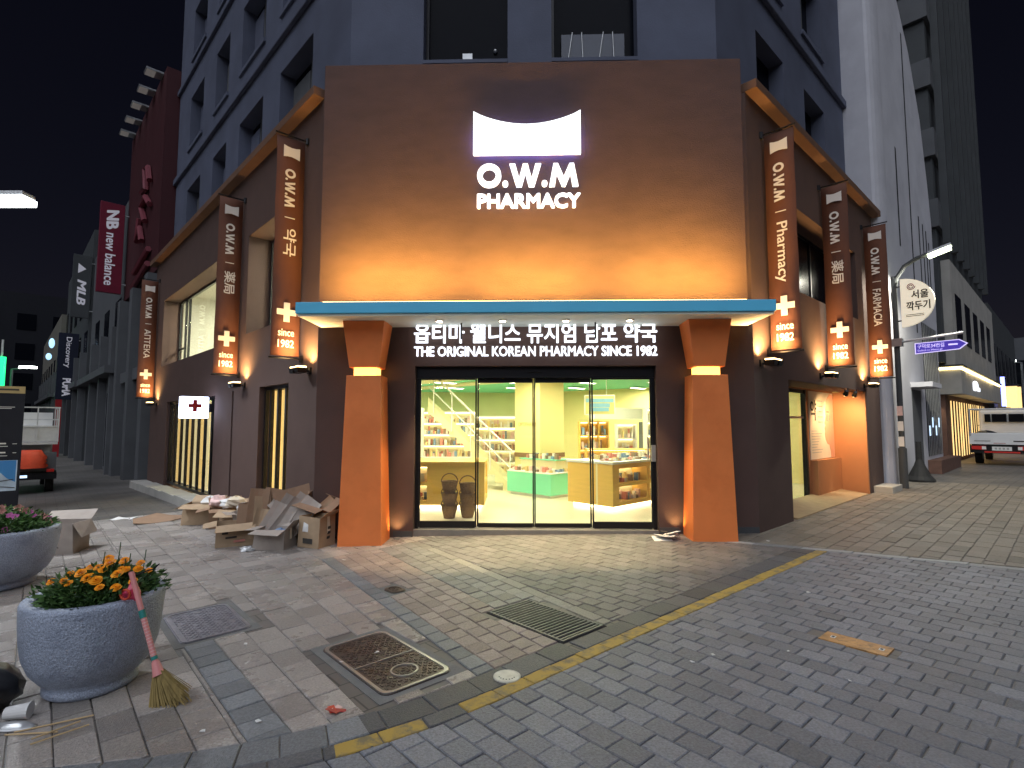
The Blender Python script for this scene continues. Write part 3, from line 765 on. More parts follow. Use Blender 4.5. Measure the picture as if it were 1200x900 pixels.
# step under the slatted window, in three long stones
for k in range(5):
    B().box(LF, 4.95 + k * 1.4, 4.95 + (k + 1) * 1.4 - .008, .005, .42, -.75, gz(LF(5.5 + k * 1.4, 0, 0).x) + .17).build('step_stone', 'stonewall', bd, bevel=.01)
# alcove on the right wing
b = B(); wall_open(b, RF, 1.3, 5.78, -.4, 2.7, [(2.95, 4.05, -.4, 2.24)], -.72, -.64); b.build('alcove_wall', 'alcove', bd)
B().box(RF, 5.70, 5.775, -.64, -.004, -.3, 2.246).build('alcove_side', 'alcove', bd)
B().box(RF, 1.31, 5.69, -.64, -.502, 2.26, 2.35).build('alcove_ceiling', 'coping', bd)
o = B().box(RF, 3.02, 3.98, -.685, -.675, .12, 2.16).build('side_door', 'glassd', bd)
for a, c in ((2.952, 3.02), (3.98, 4.048)): B().box(RF, a, c, -.72, -.63, -.1, 2.238).build('side_door_frame', 'black', o)
B().box(RF, 3.021, 3.979, -.70, -.66, .05, .118).build('bottom_rail', 'steel', o); B().box(RF, 3.021, 3.979, -.70, -.66, 2.162, 2.236).build('top_rail', 'black', o)
B().box(RF, 3.05, 3.95, -.672, -.655, 1.66, 1.70).build('push_bar', 'steel', o)
B().box(RF, 4.15, 5.69, -.635, -.50, -.3, .82).build('alcove_ledge', 'alcove', bd)
b = B(); b.prism([RF(1.5, .02, -.2), RF(5.6, .02, -.2), RF(5.6, -.63, -.2), RF(1.5, -.63, -.2)], [RF(1.5, .0, gz(4.6) + .012), RF(5.6, .0, gz(7.4) + .012), RF(5.6, -.63, .16), RF(1.5, -.63, .15)]); b.build('ramp', 'tan', bd)
B().box(RF, 6.0, 6.9, .004, .35, -.2, .22).build('end_step', 'stonewall', bd, bevel=.01)

# ---- grey upper storeys
OF = .5; c2 = OF * math.tan(R_(22.5))
TF = lambda s, d, z: FF(s, d - OF, z); TL = lambda t, d, z: LF(t, d - OF, z); TR = lambda t, d, z: RF(t, d - OF, z)
ZT = 18.5
FW = [(1.38, 2.73, 7.34, 9.4), (3.43, 4.79, 7.34, 9.4), (1.38, 2.73, 10.6, 12.6), (3.43, 4.79, 10.6, 12.6)]
lb = [(1.70, 3.30), (4.30, 5.92), (6.95, 8.15), (9.40, 10.90)]
rb = [(1.78, 3.08), (4.25, 5.55)]
rows = [(6.95, 8.68), (9.98, 11.62), (12.9, 14.5), (15.8, 17.4)]
rrow = [(6.95, 8.62), (9.9, 11.5), (12.8, 14.4)]
LWn = [(a, c, e, g) for a, c in lb for e, g in rows]; RWn = [(a, c, e, g) for a, c in rb for e, g in rrow]
b = B(); wall_open(b, TF, c2, 6.235 - c2, 6.3, ZT, FW, -.3, 0); b.build('upper_wall', 'concrete', bd)
b = B(); wall_open(b, TL, c2, 12.45, 6.3, ZT, LWn, -.35, 0); b.build('upper_wall', 'concrete', bd)
b = B(); wall_open(b, TR, c2, 7.35, 6.3, ZT, RWn, -.3, 0); b.build('upper_wall', 'concrete', bd)
for fn, a, c in ((TL, c2 + 1.3, 12.5), (TR, c2 + 1.3, 7.4)):
    B().box(fn, a, c, .002, .09, 9.33, 9.52).build('string_course', 'concrete', bd, bevel=.02)
    B().box(fn, a, c, .002, .08, 12.38, 12.55).build('string_course', 'concrete', bd, bevel=.02)
for fn, ws, dd in ((TL, LWn, -.32), (TR, RWn, -.27)):
    for i, (a, c, e, g) in enumerate(ws):
        o = B().box(fn, a, c, dd - .03, dd - .005, e, g).build('window', 'dglass', bd)
        m = (a + c) / 2 + random.choice((-.1, .15))
        B().box(fn, m, m + .06, dd - .002, dd + .03, e + .002, g - .002).build('sash', 'wall_dk2', o)
        if fn is TL: B().box(fn, m + .062, c - .002, dd - .002, dd + .045, e + .002, e + (g - e) * .88).build('shutter', 'concrete' if i % 3 else 'wall_dk2', o)
        B().box(fn, a - .05, c + .05, .002, .05, e - .10, e - .003).build('sill', 'concrete', o)
for i, (a, c, e, g) in enumerate(FW):
    o = B().box(TF, a, c, -.30, -.275, e, g).build('window', 'dglass', bd)
    B().box(TF, a + .002, a + .05, -.27, -.22, e + .002, g - .002).build('frame_post', 'black', o)
    B().box(TF, a, c, -.27, .03, e - .06, e - .003).build('sill', 'concrete', o)
    if i == 0:
        B().box(TF, 1.98, 2.14, -.272, -.262, 7.52, 7.64).build('window_sticker', 'steel', o)
        B().ball(TF(2.52, -.25, 7.66), .035).build('vent_cap', 'steel', o)
    if i == 1:
        B().box(TF, 3.6, 4.62, -.20, -.19, 7.36, 7.88).build('screen', pm('tinted_screen', (.03, .04, .07), .15), o)
        for k in range(4): B().tube([TF(3.7 + .25 * k, -.17, 7.36), TF(3.68 + .25 * k + (.0 if k % 2 else .1), -.17, 7.9)], .010).build('stay_rod', 'steel', o)
slab(ZT - .4, ZT, [Vector((*TF(c2, 0, 0).xy, 0)), TF(6.235 - c2, 0, 0), TR(7.3, 0, 0), Vector((.5, 20, 0)), TL(12.4, 0, 0)]).build('tower_roof', 'wall_dk', bd)

# ---- lit signs on the front
sg = thing('illuminated_logo_sign', 'glowing white crescent-topped logo over big white lettering on brown panel', 'sign', FF(3.03, .2, 4.6))
s0, s1, z0, z1, zm = 2.265, 3.80, 5.39, 6.03, 5.83
top = []
for k in range(17):
    a = k / 16; top.append((s0 + (s1 - s0) * a, z1 - (z1 - zm) * math.sin(math.pi * a) ** .8))
pts = [(s0, z0), (s1, z0)] + top[::-1]
B().prism([FF(s, .20, z) for s, z in pts], [FF(s, .26, z) for s, z in pts]).build('logo_face', 'logo', sg)
pts2 = [(s0 + .05, z0 + .05), (s1 - .05, z0 + .05), (s1 - .05, zm - .02), (s0 + .05, zm - .02)]
B().prism([FF(s, .132, z) for s, z in pts2], [FF(s, .198, z) for s, z in pts2]).build('halo_backing', 'halo', sg)
owm('letter', M['letter'], sg, FF(2.32, .17, 4.93), Fd, UP, 1.445, .335, .05, True)
lettering('letter', 'PHARMACY', M['letter'], sg, FF(2.32, .17, 4.615), Fd, UP, 1.475, .215, .05, .034, True)
dsg = thing('illuminated_door_sign', 'white glowing Korean and English lettering above the glass doors', 'sign', FF(3.1, .1, 2.5))
lettering('letter', '옵티마 웰니스 뮤지엄 남포 약국', M['letter'], dsg, FF(1.43, .12, 2.685), Fd, UP, 3.42, .285, .04, .02, True)
lettering('letter', 'THE ORIGINAL KOREAN PHARMACY SINCE 1982', M['letter'], dsg, FF(1.43, .12, 2.50), Fd, UP, 3.42, .145, .03, .028, True)
B().box(FF, 1.42, 4.86, .03, .05, 2.66, 2.675).build('mounting_rail', 'stucco', dsg)

# ---- hanging banners
def banner(fn, t, ztop, zbot, word, hand, label, wd=.44):
    d0, d1 = .03, .03 + wd
    bn = thing('hanging_banner', label, 'banner', fn(t, d0, zbot), 'long brown banners along both wings')
    tx = t
    # outward direction in the picture: to the left on the left wing, to the right on the right wing
    out = (nL if fn is LF else nR)
    along = Ld if fn is LF else Rd
    face = -along             # the printed side looks back towards the street corner
    o_ = B(); n = 18          # cloth with a slight ripple
    for k in range(n + 1):
        z = zbot + .03 + (ztop - zbot - .06) * k / n
        for dd in (d0 + .02, (d0 + d1) / 2, d1):
            w = .012 * math.sin(k * 1.1 + t) * (1 if dd != d0 + .02 else .4)
            o_.v.append(tuple(fn(t + w, dd, z)))
    for k in range(n):
        for j in range(2): o_.f.append((k * 3 + j, k * 3 + j + 1, (k + 1) * 3 + j + 1, (k + 1) * 3 + j))
    c = o_.build('cloth', 'banner', bn, smooth=True)
    sl = c.modifiers.new('thick', 'SOLIDIFY'); sl.thickness = .006; sl.offset = 0
    for z in (ztop, zbot):
        r = B().tube([fn(t, 0.0, z), fn(t, d1 + .03, z)], .014).build('rod', 'black', bn)
        B().lathe(fn(t, .012, z - .05), [(.035, 0), (.035, .1), (0, .1)], 10).build('bracket', 'black', r)
    ux = -UP if True else UP                       # lettering runs downwards, letter tops to the right
    right = (-out if fn is LF else out)            # picture-right on the printed face
    def P(d_r, z): # d_r: distance from the banner's picture-left edge
        base = fn(t, d1, z) if fn is LF else fn(t, d0 + .02, z)
        return base + right * d_r + face * .021
    wv = wd - .02
    H = ztop - zbot
    zz = lambda f: ztop - H * f
    # crescent logo, lying on its side
    prof = [(.22, .050), (.22, .105), (.36, .100), (.5, .098), (.64, .100), (.80, .105), (.80, .050), (.64, .055), (.5, .057), (.36, .055)]
    bt = [P(wv * a, zz(f)) for a, f in prof]; B().prism(bt, [p + face * .003 for p in bt]).build('logo', 'print', bn)
    owm('lettering', M['print'], bn, P(wv * .30, zz(.155)), -UP, right, H * .175, wv * .36, .003)
    ln = [P(wv * .32, zz(.375)), P(wv * .68, zz(.375)), P(wv * .68, zz(.379)), P(wv * .32, zz(.379))]; B().prism(ln, [p + face * .003 for p in ln]).build('divider', 'print', bn)
    hh = {'Pharmacy': .46, 'АПТЕКА': .36, 'FARMACIA': .36}.get(word, .46)
    L_ = {'Pharmacy': .27, 'АПТЕКА': .24, 'FARMACIA': .24, '약국': .125, '薬局': .125}[word]
    lettering('lettering', word, M['print'], bn, P(wv * (.24 if word == 'Pharmacy' else .30), zz(.425)), -UP, right, H * L_, wv * hh, .003, .012)
    cx, cz, a_, w_ = wv * .5, zz(.80), .145, .045
    cr = [(-w_, -a_), (w_, -a_), (w_, -w_), (a_, -w_), (a_, w_), (w_, w_), (w_, a_), (-w_, a_), (-w_, w_), (-a_, w_), (-a_, -w_), (-w_, -w_)]
    bt = [P(cx + x, cz + y) for x, y in cr]; B().prism(bt, [p + face * .003 for p in bt]).build('cross', 'print', bn)
    lettering('lettering', 'since', M['print'], bn, P(wv * .22, zz(.905)), right, UP, wv * .56, .105, .003, .012)
    lettering('lettering', '1982', M['print'], bn, P(wv * .22, zz(.955)), right, UP, wv * .56, .115, .003, .012)
    return bn
G_ = 'long brown banners along both wings'
banner(LF, .55, 5.95, 2.53, '약국', 1, 'brown hanging banner with Korean word, first one left of the canopy')
banner(LF, 3.5, 5.92, 2.47, '薬局', 1, 'brown hanging banner with Chinese characters on the left wing, beside the big lit window')
banner(LF, 11.3, 5.84, 2.30, 'АПТЕКА', 1, 'brown hanging banner with Cyrillic word at the far end of the left wing')
banner(RF, .52, 5.94, 2.60, 'Pharmacy', -1, 'brown hanging banner reading Pharmacy, first one right of the canopy')
banner(RF, 3.15, 5.93, 2.56, '薬局', -1, 'brown hanging banner with Chinese characters in the middle of the right wing')
banner(RF, 5.98, 5.91, 2.53, 'FARMACIA', -1, 'brown hanging banner reading FARMACIA beside the lamp post')

# ---- warm uplights below the banners
def uplight(fn, t, z, label, e=130):
    e = 112 if fn is RF else 72
    sg_ = -1 if fn is LF else 1
    th_ = thing('wall_uplight', label, 'wall lamp', fn(t, 0, z), 'warm uplights below the banners')
    B().box(fn, t - .05, t + .05, .001, .03, z - .05, z + .05).build('wall_plate', 'black', th_)
    B().tube([fn(t, .02, z), fn(t, .14, z - .02)], .012).build('arm', 'black', th_)
    for k, o_ in ((0, -.09), (1, .09)):
        hd_ = B().taper(fn, (t + o_ - .055, t + o_ + .055, .12, .24), z - .045, (t + o_ - .075, t + o_ + .075, .10, .26), z + .03).build('lamp_head', 'black', th_)
        B().box(fn, t + o_ - .06, t + o_ + .06, .12, .24, z + .031, z + .052).build('lamp_lens', 'bulb', hd_)
        light('uplight', 'SPOT', fn(t + o_, .11 + .07 * k, z + .09), e, (1.0, .58, .22), hd_, .03, dirv=UP + (nL if fn is LF else nR) * (-.12 + .24 * k), spot=150, blend=1)
uplight(LF, .24, 2.33, 'pair of warm uplights under the banner nearest the left column')
uplight(LF, 3.18, 2.27, 'pair of warm uplights under the left wing banner with Chinese characters')
uplight(LF, 10.98, 2.13, 'pair of warm uplights under the banner with Cyrillic word')
uplight(RF, .24, 2.42, 'pair of warm uplights under the banner reading Pharmacy')
uplight(RF, 2.84, 2.40, 'pair of warm uplights under the right wing banner with Chinese characters')
uplight(RF, 5.66, 2.36, 'pair of warm uplights under the banner reading FARMACIA')
# alcove spotlights
for k, t in enumerate((4.35, 4.95)):
    th_ = thing('spotlight', ['small black ceiling spotlight over the poster', 'small black ceiling spotlight nearer the orange side wall'][k], 'spotlight', RF(t, .05, 2.2))
    B().tube([RF(t, .03, 2.25), RF(t, .03, 2.19)], .012).build('stem', 'black', th_)
    h_ = B().tube([RF(t - .05, .03, 2.20), RF(t + .03, -.02, 2.13)], [.03, .05], 12).build('lamp_head', 'black', th_)
    B().ball(RF(t + .035, -.025, 2.127), .035).build('bulb', 'bulb', h_)
    light('alcove_spot', 'SPOT', RF(t + .08, -.06, 2.10), 72, (1, .66, .33), h_, .03, dirv=Rd * .55 - nR * .35 - UP * .75, spot=130, blend=.9)

# poster in the alcove
po = thing('wall_poster', 'tall poster with a face in profile and black Korean lettering in the alcove', 'poster', RF(4.9, -.63, .83))
B().box(RF, 4.16, 5.68, -.637, -.622, .83, 2.22).build('sheet', 'poster', po)
face = [(5.68, .83), (5.68, 2.18), (5.45, 2.2), (5.22, 2.05), (5.15, 1.85), (5.17, 1.72), (5.08, 1.58), (5.12, 1.52), (5.07, 1.46), (5.10, 1.40), (5.07, 1.35), (5.12, 1.22), (5.22, 1.13), (5.36, 1.10), (5.42, .95), (5.44, .83)]
B().prism([RF(t, -.621, z) for t, z in face], [RF(t, -.617, z) for t, z in face]).build('printed_face', 'skin', po)
for z, a, c in ((1.80, 5.22, 5.36), ):
    B().box(RF, a, c, -.6165, -.613, z, z + .02).build('printed_eyebrow', 'ink', po)
fr = [(5.24, 1.62), (5.42, 1.62), (5.42, 1.76), (5.24, 1.76)]
for (a, e), (c, g) in zip(fr, fr[1:] + fr[:1]): B().tube([RF(a, -.615, e), RF(c, -.615, g)], .008, 5).build('printed_frame', 'steel', po)
lettering('lettering', '약', M['ink'], po, RF(4.22, -.62, 1.62), Rd, UP, .36, .42, .003, .02)
for k in range(5):
    for j in range(3): B().box(RF, 4.68 + .11 * j, 4.76 + .11 * j, -.6215, -.618, 2.02 - k * .11, 2.04 - k * .11).build('printed_line', 'steel', po)
for k in range(9): B().box(RF, 4.25, 4.55 + .07 * (k * 5 % 6), -.6215, -.619, 1.40 - k * .055, 1.412 - k * .055).build('printed_line', 'steel', po)

# projecting box sign with a red cross
cs = thing('cross_box_sign', 'glowing white box sign with red cross on the left wing', 'sign', LF(5.25, .1, 1.6))
B().box(LF, 5.13, 5.29, .10, .62, 1.67, 2.12).build('case', 'sign', cs, bevel=.015)
B().box(LF, 5.17, 5.25, .001, .099, 1.80, 1.98).build('bracket', 'black', cs)
cx, cz, a_, w_ = .36, 1.93, .125, .04
cr = [(-w_, -a_), (w_, -a_), (w_, -w_), (a_, -w_), (a_, w_), (w_, w_), (w_, a_), (-w_, a_), (-w_, w_), (-a_, w_), (-a_, -w_), (-w_, -w_)]
B().prism([LF(5.128, cx + x, cz + y) for x, y in cr], [LF(5.122, cx + x, cz + y) for x, y in cr]).build('cross', 'redcross', cs)
B().box(LF, 5.122, 5.129, .18, .54, 1.705, 1.725).build('printed_line', 'bluesign', cs)

# ================================================================== INSIDE THE SHOP
ifoot = [FF(.3, -.36, 0), FF(5.95, -.36, 0), RF(1.25, -.74, 0), RF(6.8, -.74, 0), Vector((.5, 18.6, 0)), LF(11.7, -.52, 0), LF(.3, -.52, 0)]
o = slab(-.02, zf, [FF(D_S0, -.345, 0), FF(D_S1, -.345, 0), *ifoot[1:6], LF(.35, -.51, 0)]).build('shop_floor', 'ivory'); tag(o, 'pale polished floor inside the shop', kind='structure')
o = slab(2.62, 2.72, ifoot).build('shop_ceiling', 'mintc'); tag(o, 'mint green ceiling inside the shop', kind='structure')
def vwall(a, c, z0, z1, th, mat, name, label):
    a, c = Vector((a.x, a.y, 0)), Vector((c.x, c.y, 0)); n = (c - a).normalized().cross(UP) * th
    o = B().prism([a + UP * z0, c + UP * z0, c + n + UP * z0, a + n + UP * z0], [a + UP * z1, c + UP * z1, c + n + UP * z1, a + n + UP * z1]).build(name, mat)
    return tag(o, label, kind='structure')
vwall(ifoot[3], ifoot[4], -.1, 2.7, .1, 'cream', 'shop_wall', 'cream back wall of the shop on the right')
vwall(ifoot[4], ifoot[5], -.1, 2.7, .1, 'greenwall', 'shop_wall', 'pale green back wall of the shop on the left')
wt = lambda x, y, z: Vector((x, y, z))
KR = lambda ox, oy: (lambda a, c, z: Vector((ox + Rd.x * a + Ld.x * c, oy + Rd.y * a + Ld.y * c, z)))   # frame along the wings
# ceiling battens of pale cream and light panels
ceil = thing('ceiling_panel', 'cream ceiling bands between the mint strips', None, kind='structure')
for k in range(5):
    B().box(KR(-3.2 + 1.55 * k, 8.9 + .25 * k), -.4, .22, -.2 if k else 1.2, 8.5, 2.585, 2.618).build('ceiling_band', 'creamw', ceil)
LP_ = []
for i in range(5):
    for j in range(4):
        x, y = -3.4 + i * 1.75, 9.3 + j * 2.0
        w = Vector((x, y, 0))
        if (w - CL).dot(nL) > -.9 and x < 0: continue
        if (w - CR).dot(nR) > -1.3 and x > 0: continue
        LP_.append((x, y))
for k, (x, y) in enumerate(LP_):
    t = thing('ceiling_light', 'flat white ceiling light panel inside the shop', 'ceiling light', (x, y, 2.57), 'ceiling lights inside the shop')
    B().box(KR(x, y), -.32, .32, -.09, .09, 2.565, 2.583).build('frame', 'white', t)
    B().box(KR(x, y), -.29, .29, -.065, .065, 2.560, 2.566).build('diffuser', 'panelL', t)
    light('shop_light', 'AREA', (x, y, 2.55), 34, (1, .91, .56), t, .6, .2, dirv=(0, 0, -1))
for x, y in ((-7, 15.2), (-5.2, 13.6), (-8.8, 16.0), (5.6, 12.6), (-4.5, 11.6)):
    t = thing('ceiling_light', 'flat white ceiling light panel inside the shop', 'ceiling light', (x, y, 2.57), 'ceiling lights inside the shop')
    B().box(KR(x, y), -.32, .32, -.09, .09, 2.565, 2.583).build('frame', 'white', t); B().box(KR(x, y), -.29, .29, -.065, .065, 2.560, 2.566).build('diffuser', 'panelL', t)
    light('shop_light', 'AREA', (x, y, 2.55), 50, (1, .90, .66), t, .6, .2, dirv=(0, 0, -1))

def goods(fn, a0, a1, c0, c1, z, hmax, parent, dens=.11, along='a'):
    """little boxes and bottles standing on a shelf"""
    by = {}
    p = a0 + .03
    while p < a1 - .05:
        w = random.uniform(.03, .075); h = random.uniform(.3, .9) * hmax
        if random.random() < .85:
            m = 'prod%d' % random.randrange(7); bb = by.setdefault(m, B())
            e = random.uniform(c0 + .01, c0 + .06); bb.box(fn, p, min(p + w, a1 - .01), e, min(e + random.uniform(.05, .1), c1 - .01), z + .001, z + h)
        p += w + random.uniform(.005, .05)
    if c1 - c0 > .16 and dens < .2: goods(fn, a0, a1, c0 + (c1 - c0) * .5, c1, z, hmax * 1.05, parent, .3)
    for m, bb in by.items():
        o = bb.build('merchandise', m, parent, recalc=False); o["kind"] = "stuff"
def shelf_unit(label, fn, a0, a1, depth, z0, z1, n, back='creamw', glow=True, cols=None, cat='shelf', body='white', gd=True):
    """front edge on c=0, body behind it"""
    t = thing('display_shelf', label, cat, fn((a0 + a1) / 2, depth / 2, z0))
    B().box(fn, a0, a1, depth - .03, depth, z0, z1).build('back_panel', back, t)
    for a in (a0, a1 - .03): B().box(fn, a, a + .03, 0, depth - .031, z0, z1).build('side_panel', body, t)
    for a in (cols or ()): B().box(fn, a, a + .025, .005, depth - .031, z0, z1 - .03).build('divider', body, t)
    for k in range(n + 1):
        z = z0 + (z1 - z0 - .03) * k / n
        s_ = B().box(fn, a0 + .031, a1 - .031, .002 if k < n else -.0, depth - .031, z, z + .03).build('shelf', body, t)
        if glow and k: B().box(fn, a0 + .05, a1 - .05, depth - .075, depth - .045, z - .016, z - .002).build('light_strip', 'shelfglow', s_)
        if k < n and gd: goods(fn, a0 + .04, a1 - .04, .02, depth - .05, z + .03, (z1 - z0) / n * .75, t)
    return t
# right counter of honey wood with lit niches
K1 = KR(1.71, 9.2)
t = thing('sales_counter', 'honey coloured sales counter with lit niches on the right inside', 'counter', K1(1, .4, zf))
b = B(); wall_open(b, lambda a, z_, z: K1(a, -z_, z), 0, 3.2, zf + .06, .86, [(.18, 1.05, .22, .47), (.18, 1.05, .53, .78), (1.15, 2.0, .22, .47), (1.15, 2.0, .53, .78), (2.1, 3.0, .22, .47), (2.1, 3.0, .53, .78)], -.32, 0); b.build('front_panel', 'wood', t)
B().box(K1, .0, 3.2, .321, .36, zf + .06, .86).build('back_board', 'creamw', t)
B().box(K1, 0, 3.2, .361, 1.0, zf + .06, .86).build('body', 'wood', t)
B().box(K1, -.02, 3.22, -.02, 1.02, .861, .90).build('counter_top', 'white', t)
B().box(K1, .06, 3.1, .06, .92, zf, zf + .058).build('plinth', 'shelfglow', t)
for a, c in ((.18, 1.05), (1.15, 2.0), (2.1, 3.0)):
    for z in (.22, .53):
        B().box(K1, a + .02, c - .02, .25, .29, z + .225, z + .24).build('light_strip', 'shelfglow', t); goods(K1, a + .02, c - .02, .06, .25, z, .17, t)
goods(K1, .1, 3.0, .1, .4, .90, .05, t); goods(K1, .4, 3.0, .6, .9, .90, .12, t)
# low mint island
K2 = KR(.76, 10.6)
t = thing('mint_island', 'low mint green display island with white top in the shop centre', 'display', K2(.5, .5, zf))
pts = [K2(0, 0, 0), K2(.95, .0, 0), K2(.95, 1.25, 0), K2(0, 1.25, 0)]
pz = lambda P, z: [Vector((p.x, p.y, z)) for p in P]
B().prism(pz(pts, zf + .06), pz(pts, .56)).build('body', 'mint', t)
B().box(K2, .05, .9, .05, 1.2, zf, zf + .058).build('plinth', 'white', t)
B().box(K2, -.01, .96, -.01, 1.26, .561, .58).build('top', 'white', t)
B().box(K2, .35, .9, .2, 1.2, .581, .80).build('riser', 'creamw', t)
B().box(K2, .33, .92, .18, 1.22, .801, .82).build('riser_top', 'mint', t)
goods(K2, .05, .9, .03, .18, .58, .13, t); goods(lambda a, c, z: K2(c, a, z), .1, 1.2, .04, .30, .58, .12, t); goods(lambda a, c, z: K2(c, a, z), .2, 1.2, .4, .6, .82, .13, t)
# thick cream pillar with faint lettering
K3 = KR(.62, 11.9)
t = thing('shop_pillar', 'thick cream square pillar with faint lettering in the shop', 'pillar', K3(.5, .5, zf))
B().box(K3, 0, .8, 0, .8, zf, 2.61).build('shaft', 'cream', t)
B().box(K3, -.012, .812, -.012, .812, .80, .90).build('base_band', 'wicker', t)
lettering('lettering', 'OPTIPHARM', pm('tan_letter', (.45, .33, .10), .6), t, K3(-.004, .68, 1.50), -Ld, UP, .56, .085, .003)
# left counter
K4 = lambda a, c, z: Vector((-2.1 + a, 9.45 + c, z))
t = thing('sales_counter', 'honey coloured counter behind the wicker baskets on the left inside', 'counter', K4(.8, .3, zf))
b = B(); wall_open(b, lambda a, z_, z: K4(a, -z_, z), 0, 1.62, zf + .06, .86, [(.08, .62, .22, .48), (.08, .62, .54, .80)], -.3, 0); b.build('front_panel', 'wood', t)
B().box(K4, 0, 1.62, .301, .34, zf + .06, .86).build('back_board', 'creamw', t)
b = B(); wall_open(b, lambda a, z_, z: Vector((-.48 - z_ - .0, 9.45 + a, z)), .342, 1.1, zf + .06, .86, [(.42, 1.02, .22, .48), (.42, 1.02, .54, .80)], 0, .3); b.build('side_front', 'wood', t)
B().box(K4, -.01, 1.63, -.01, 1.12, .861, .89).build('counter_top', 'wood', t)
B().box(K4, .05, 1.55, .05, 1.05, zf, zf + .058).build('plinth', 'shelfglow', t)
for z in (.22, .54): goods(K4, .1, .6, .05, .28, z, .17, t)
for z in (.22, .54): B().box(K4, .1, .6, .24, .28, z + .235, z + .25).build('light_strip', 'shelfglow', t)
# lit shelves along the back and sides
shelf_unit('white lit shelf wall with five rows of goods beside the stair', lambda a, c, z: Vector((-.95 + a, 13.4 + c, z)), 0, 1.15, .35, .3, 1.75, 5, 'creamw')
shelf_unit('lit shelf at the far left behind the first door pane', lambda a, c, z: Vector((-3.3 + a, 11.6 + c, z)), 0, 1.35, .35, zf, 1.9, 5)
shelf_unit('honey coloured cubby shelf behind the counter on the right', lambda a, c, z: Vector((1.75 + a, 14.0 + c, z)), 0, .78, .35, .5, 1.62, 3, 'wood', True, (.25, .5), body='wood')
shelf_unit('wide cream shelf wall behind the hanging notice', lambda a, c, z: Vector((2.65 + a, 13.6 + c, z)), 0, .5, .35, zf, 1.55, 4, 'creamw', True)
shelf_unit('low shelf of goods near the cooler', lambda a, c, z: Vector((1.65 + a, 12.0 + c, z)), 0, 1.5, .3, zf, 1.0, 3, 'wood', True, body='wood')
shelf_unit('tall lit shelf of packages on the right behind the counter', lambda a, c, z: Vector((3.0 + a, 12.0 + c, z)), 0, 1.3, .35, zf, 1.9, 6)
shelf_unit('long lit shelf run along the back left wall', lambda a, c, z: Vector((-2.6 + a, 15.0 + c, z)), 0, 1.6, .35, .3, 1.9, 5)
shelf_unit('lit shelf run seen behind the wing slats', lambda a, c, z: LF(5.0 + a, -1.6 - c, z), 0, 3.6, .35, zf - .1, 2.0, 6)
o = B().box(KR(1.9, 14.2), -.3, 5, -.6, -.4, 1.68, 1.98).build('wall_fascia', 'white'); tag(o, 'white lit fascia band above the shelves at the back right', 'fascia')
t = thing('drinks_cooler', 'dark glass fronted drinks cooler at the back right of the shop', 'cooler', (3.5, 13.2, zf))
W_ = lambda a, c, z: Vector((3.2 + a, 13.0 + c, z))
B().box(W_, 0, 1.1, .05, .6, zf, 1.6).build('cabinet', 'wall_dk2', t)
for k in range(2):
    o = B().box(W_, .03 + .53 * k, .53 + .53 * k, .0, .04, .25, 1.35).build('door', 'dglass', t); B().tube([W_(.48 + .12 * k, -.03, .6), W_(.48 + .12 * k, -.03, 1.1)], .012).build('handle', 'steel', o)
B().box(W_, .02, 1.08, .0, .045, 1.38, 1.56).build('header', 'white', t)
# notice hung from the ceiling
t = thing('hanging_notice', 'blue and yellow notice board hung from the shop ceiling', 'notice', FF(4.35, -2.6, 1.75))
Nn = lambda a, c, z: FF(4.12 + a, -2.6 + c, z)
B().box(Nn, 0, .58, 0, .02, 1.72, 2.10).build('board', 'white', t)
B().box(Nn, .02, .56, .021, .026, 1.74, 2.08).build('print_field', pm('notice_yellow', (.62, .56, .22), .6), t)
for z, a in ((1.96, .03), (1.87, .10), (1.79, .12)): B().box(Nn, .0 + a, .58 - a, .027, .032, z - .0, z + .07).build('print_band', pm('notice_blue', (.22, .46, .62), .6), t)
for a in (.15, .42): B().tube([Nn(a, .01, 2.10), Nn(a, .01, 2.60)], .006).build('cord', 'white', t)
# staircase with a glass balustrade
t = thing('staircase', 'staircase with pale handrails rising behind the left counter', 'staircase', (-.6, 11.8, zf))
St = lambda a, c, z: Vector((.0 - a * .82, 11.9 + a * .35 + c, z))
for k in range(11): B().box(St, k * .22, k * .22 + .24, 0, .9, zf + k * .17, zf + k * .17 + .17).build('stair_tread', 'creamw', t)
B().prism([St(-.05, -.015, zf), St(2.42, -.015, zf + 1.75), St(2.42, -.015, zf + 2.1), St(-.05, -.015, zf + .25)], [St(-.05, -.001, zf), St(2.42, -.001, zf + 1.75), St(2.42, -.001, zf + 2.1), St(-.05, -.001, zf + .25)]).build('stringer', 'creamw', t)
for c in (-.04,):
    B().tube([St(0, c, .95), St(2.4, c, .95 + 1.87)], .022).build('handrail', 'white', t); B().tube([St(0, c, .55), St(2.4, c, .55 + 1.87)], .014).build('handrail', 'white', t)
    for k in range(5): B().tube([St(.05 + k * .55, c, .1 + k * .425), St(.05 + k * .55, c, .95 + k * .43)], .014).build('baluster', 'white', t)
    B().prism([St(0, c, .2), St(2.4, c, 2.07), St(2.4, c, 2.75), St(0, c, .88)], [St(0, c + .01, .2), St(2.4, c + .01, 2.07), St(2.4, c + .01, 2.75), St(0, c + .01, .88)]).build('glass_panel', 'glass', t)
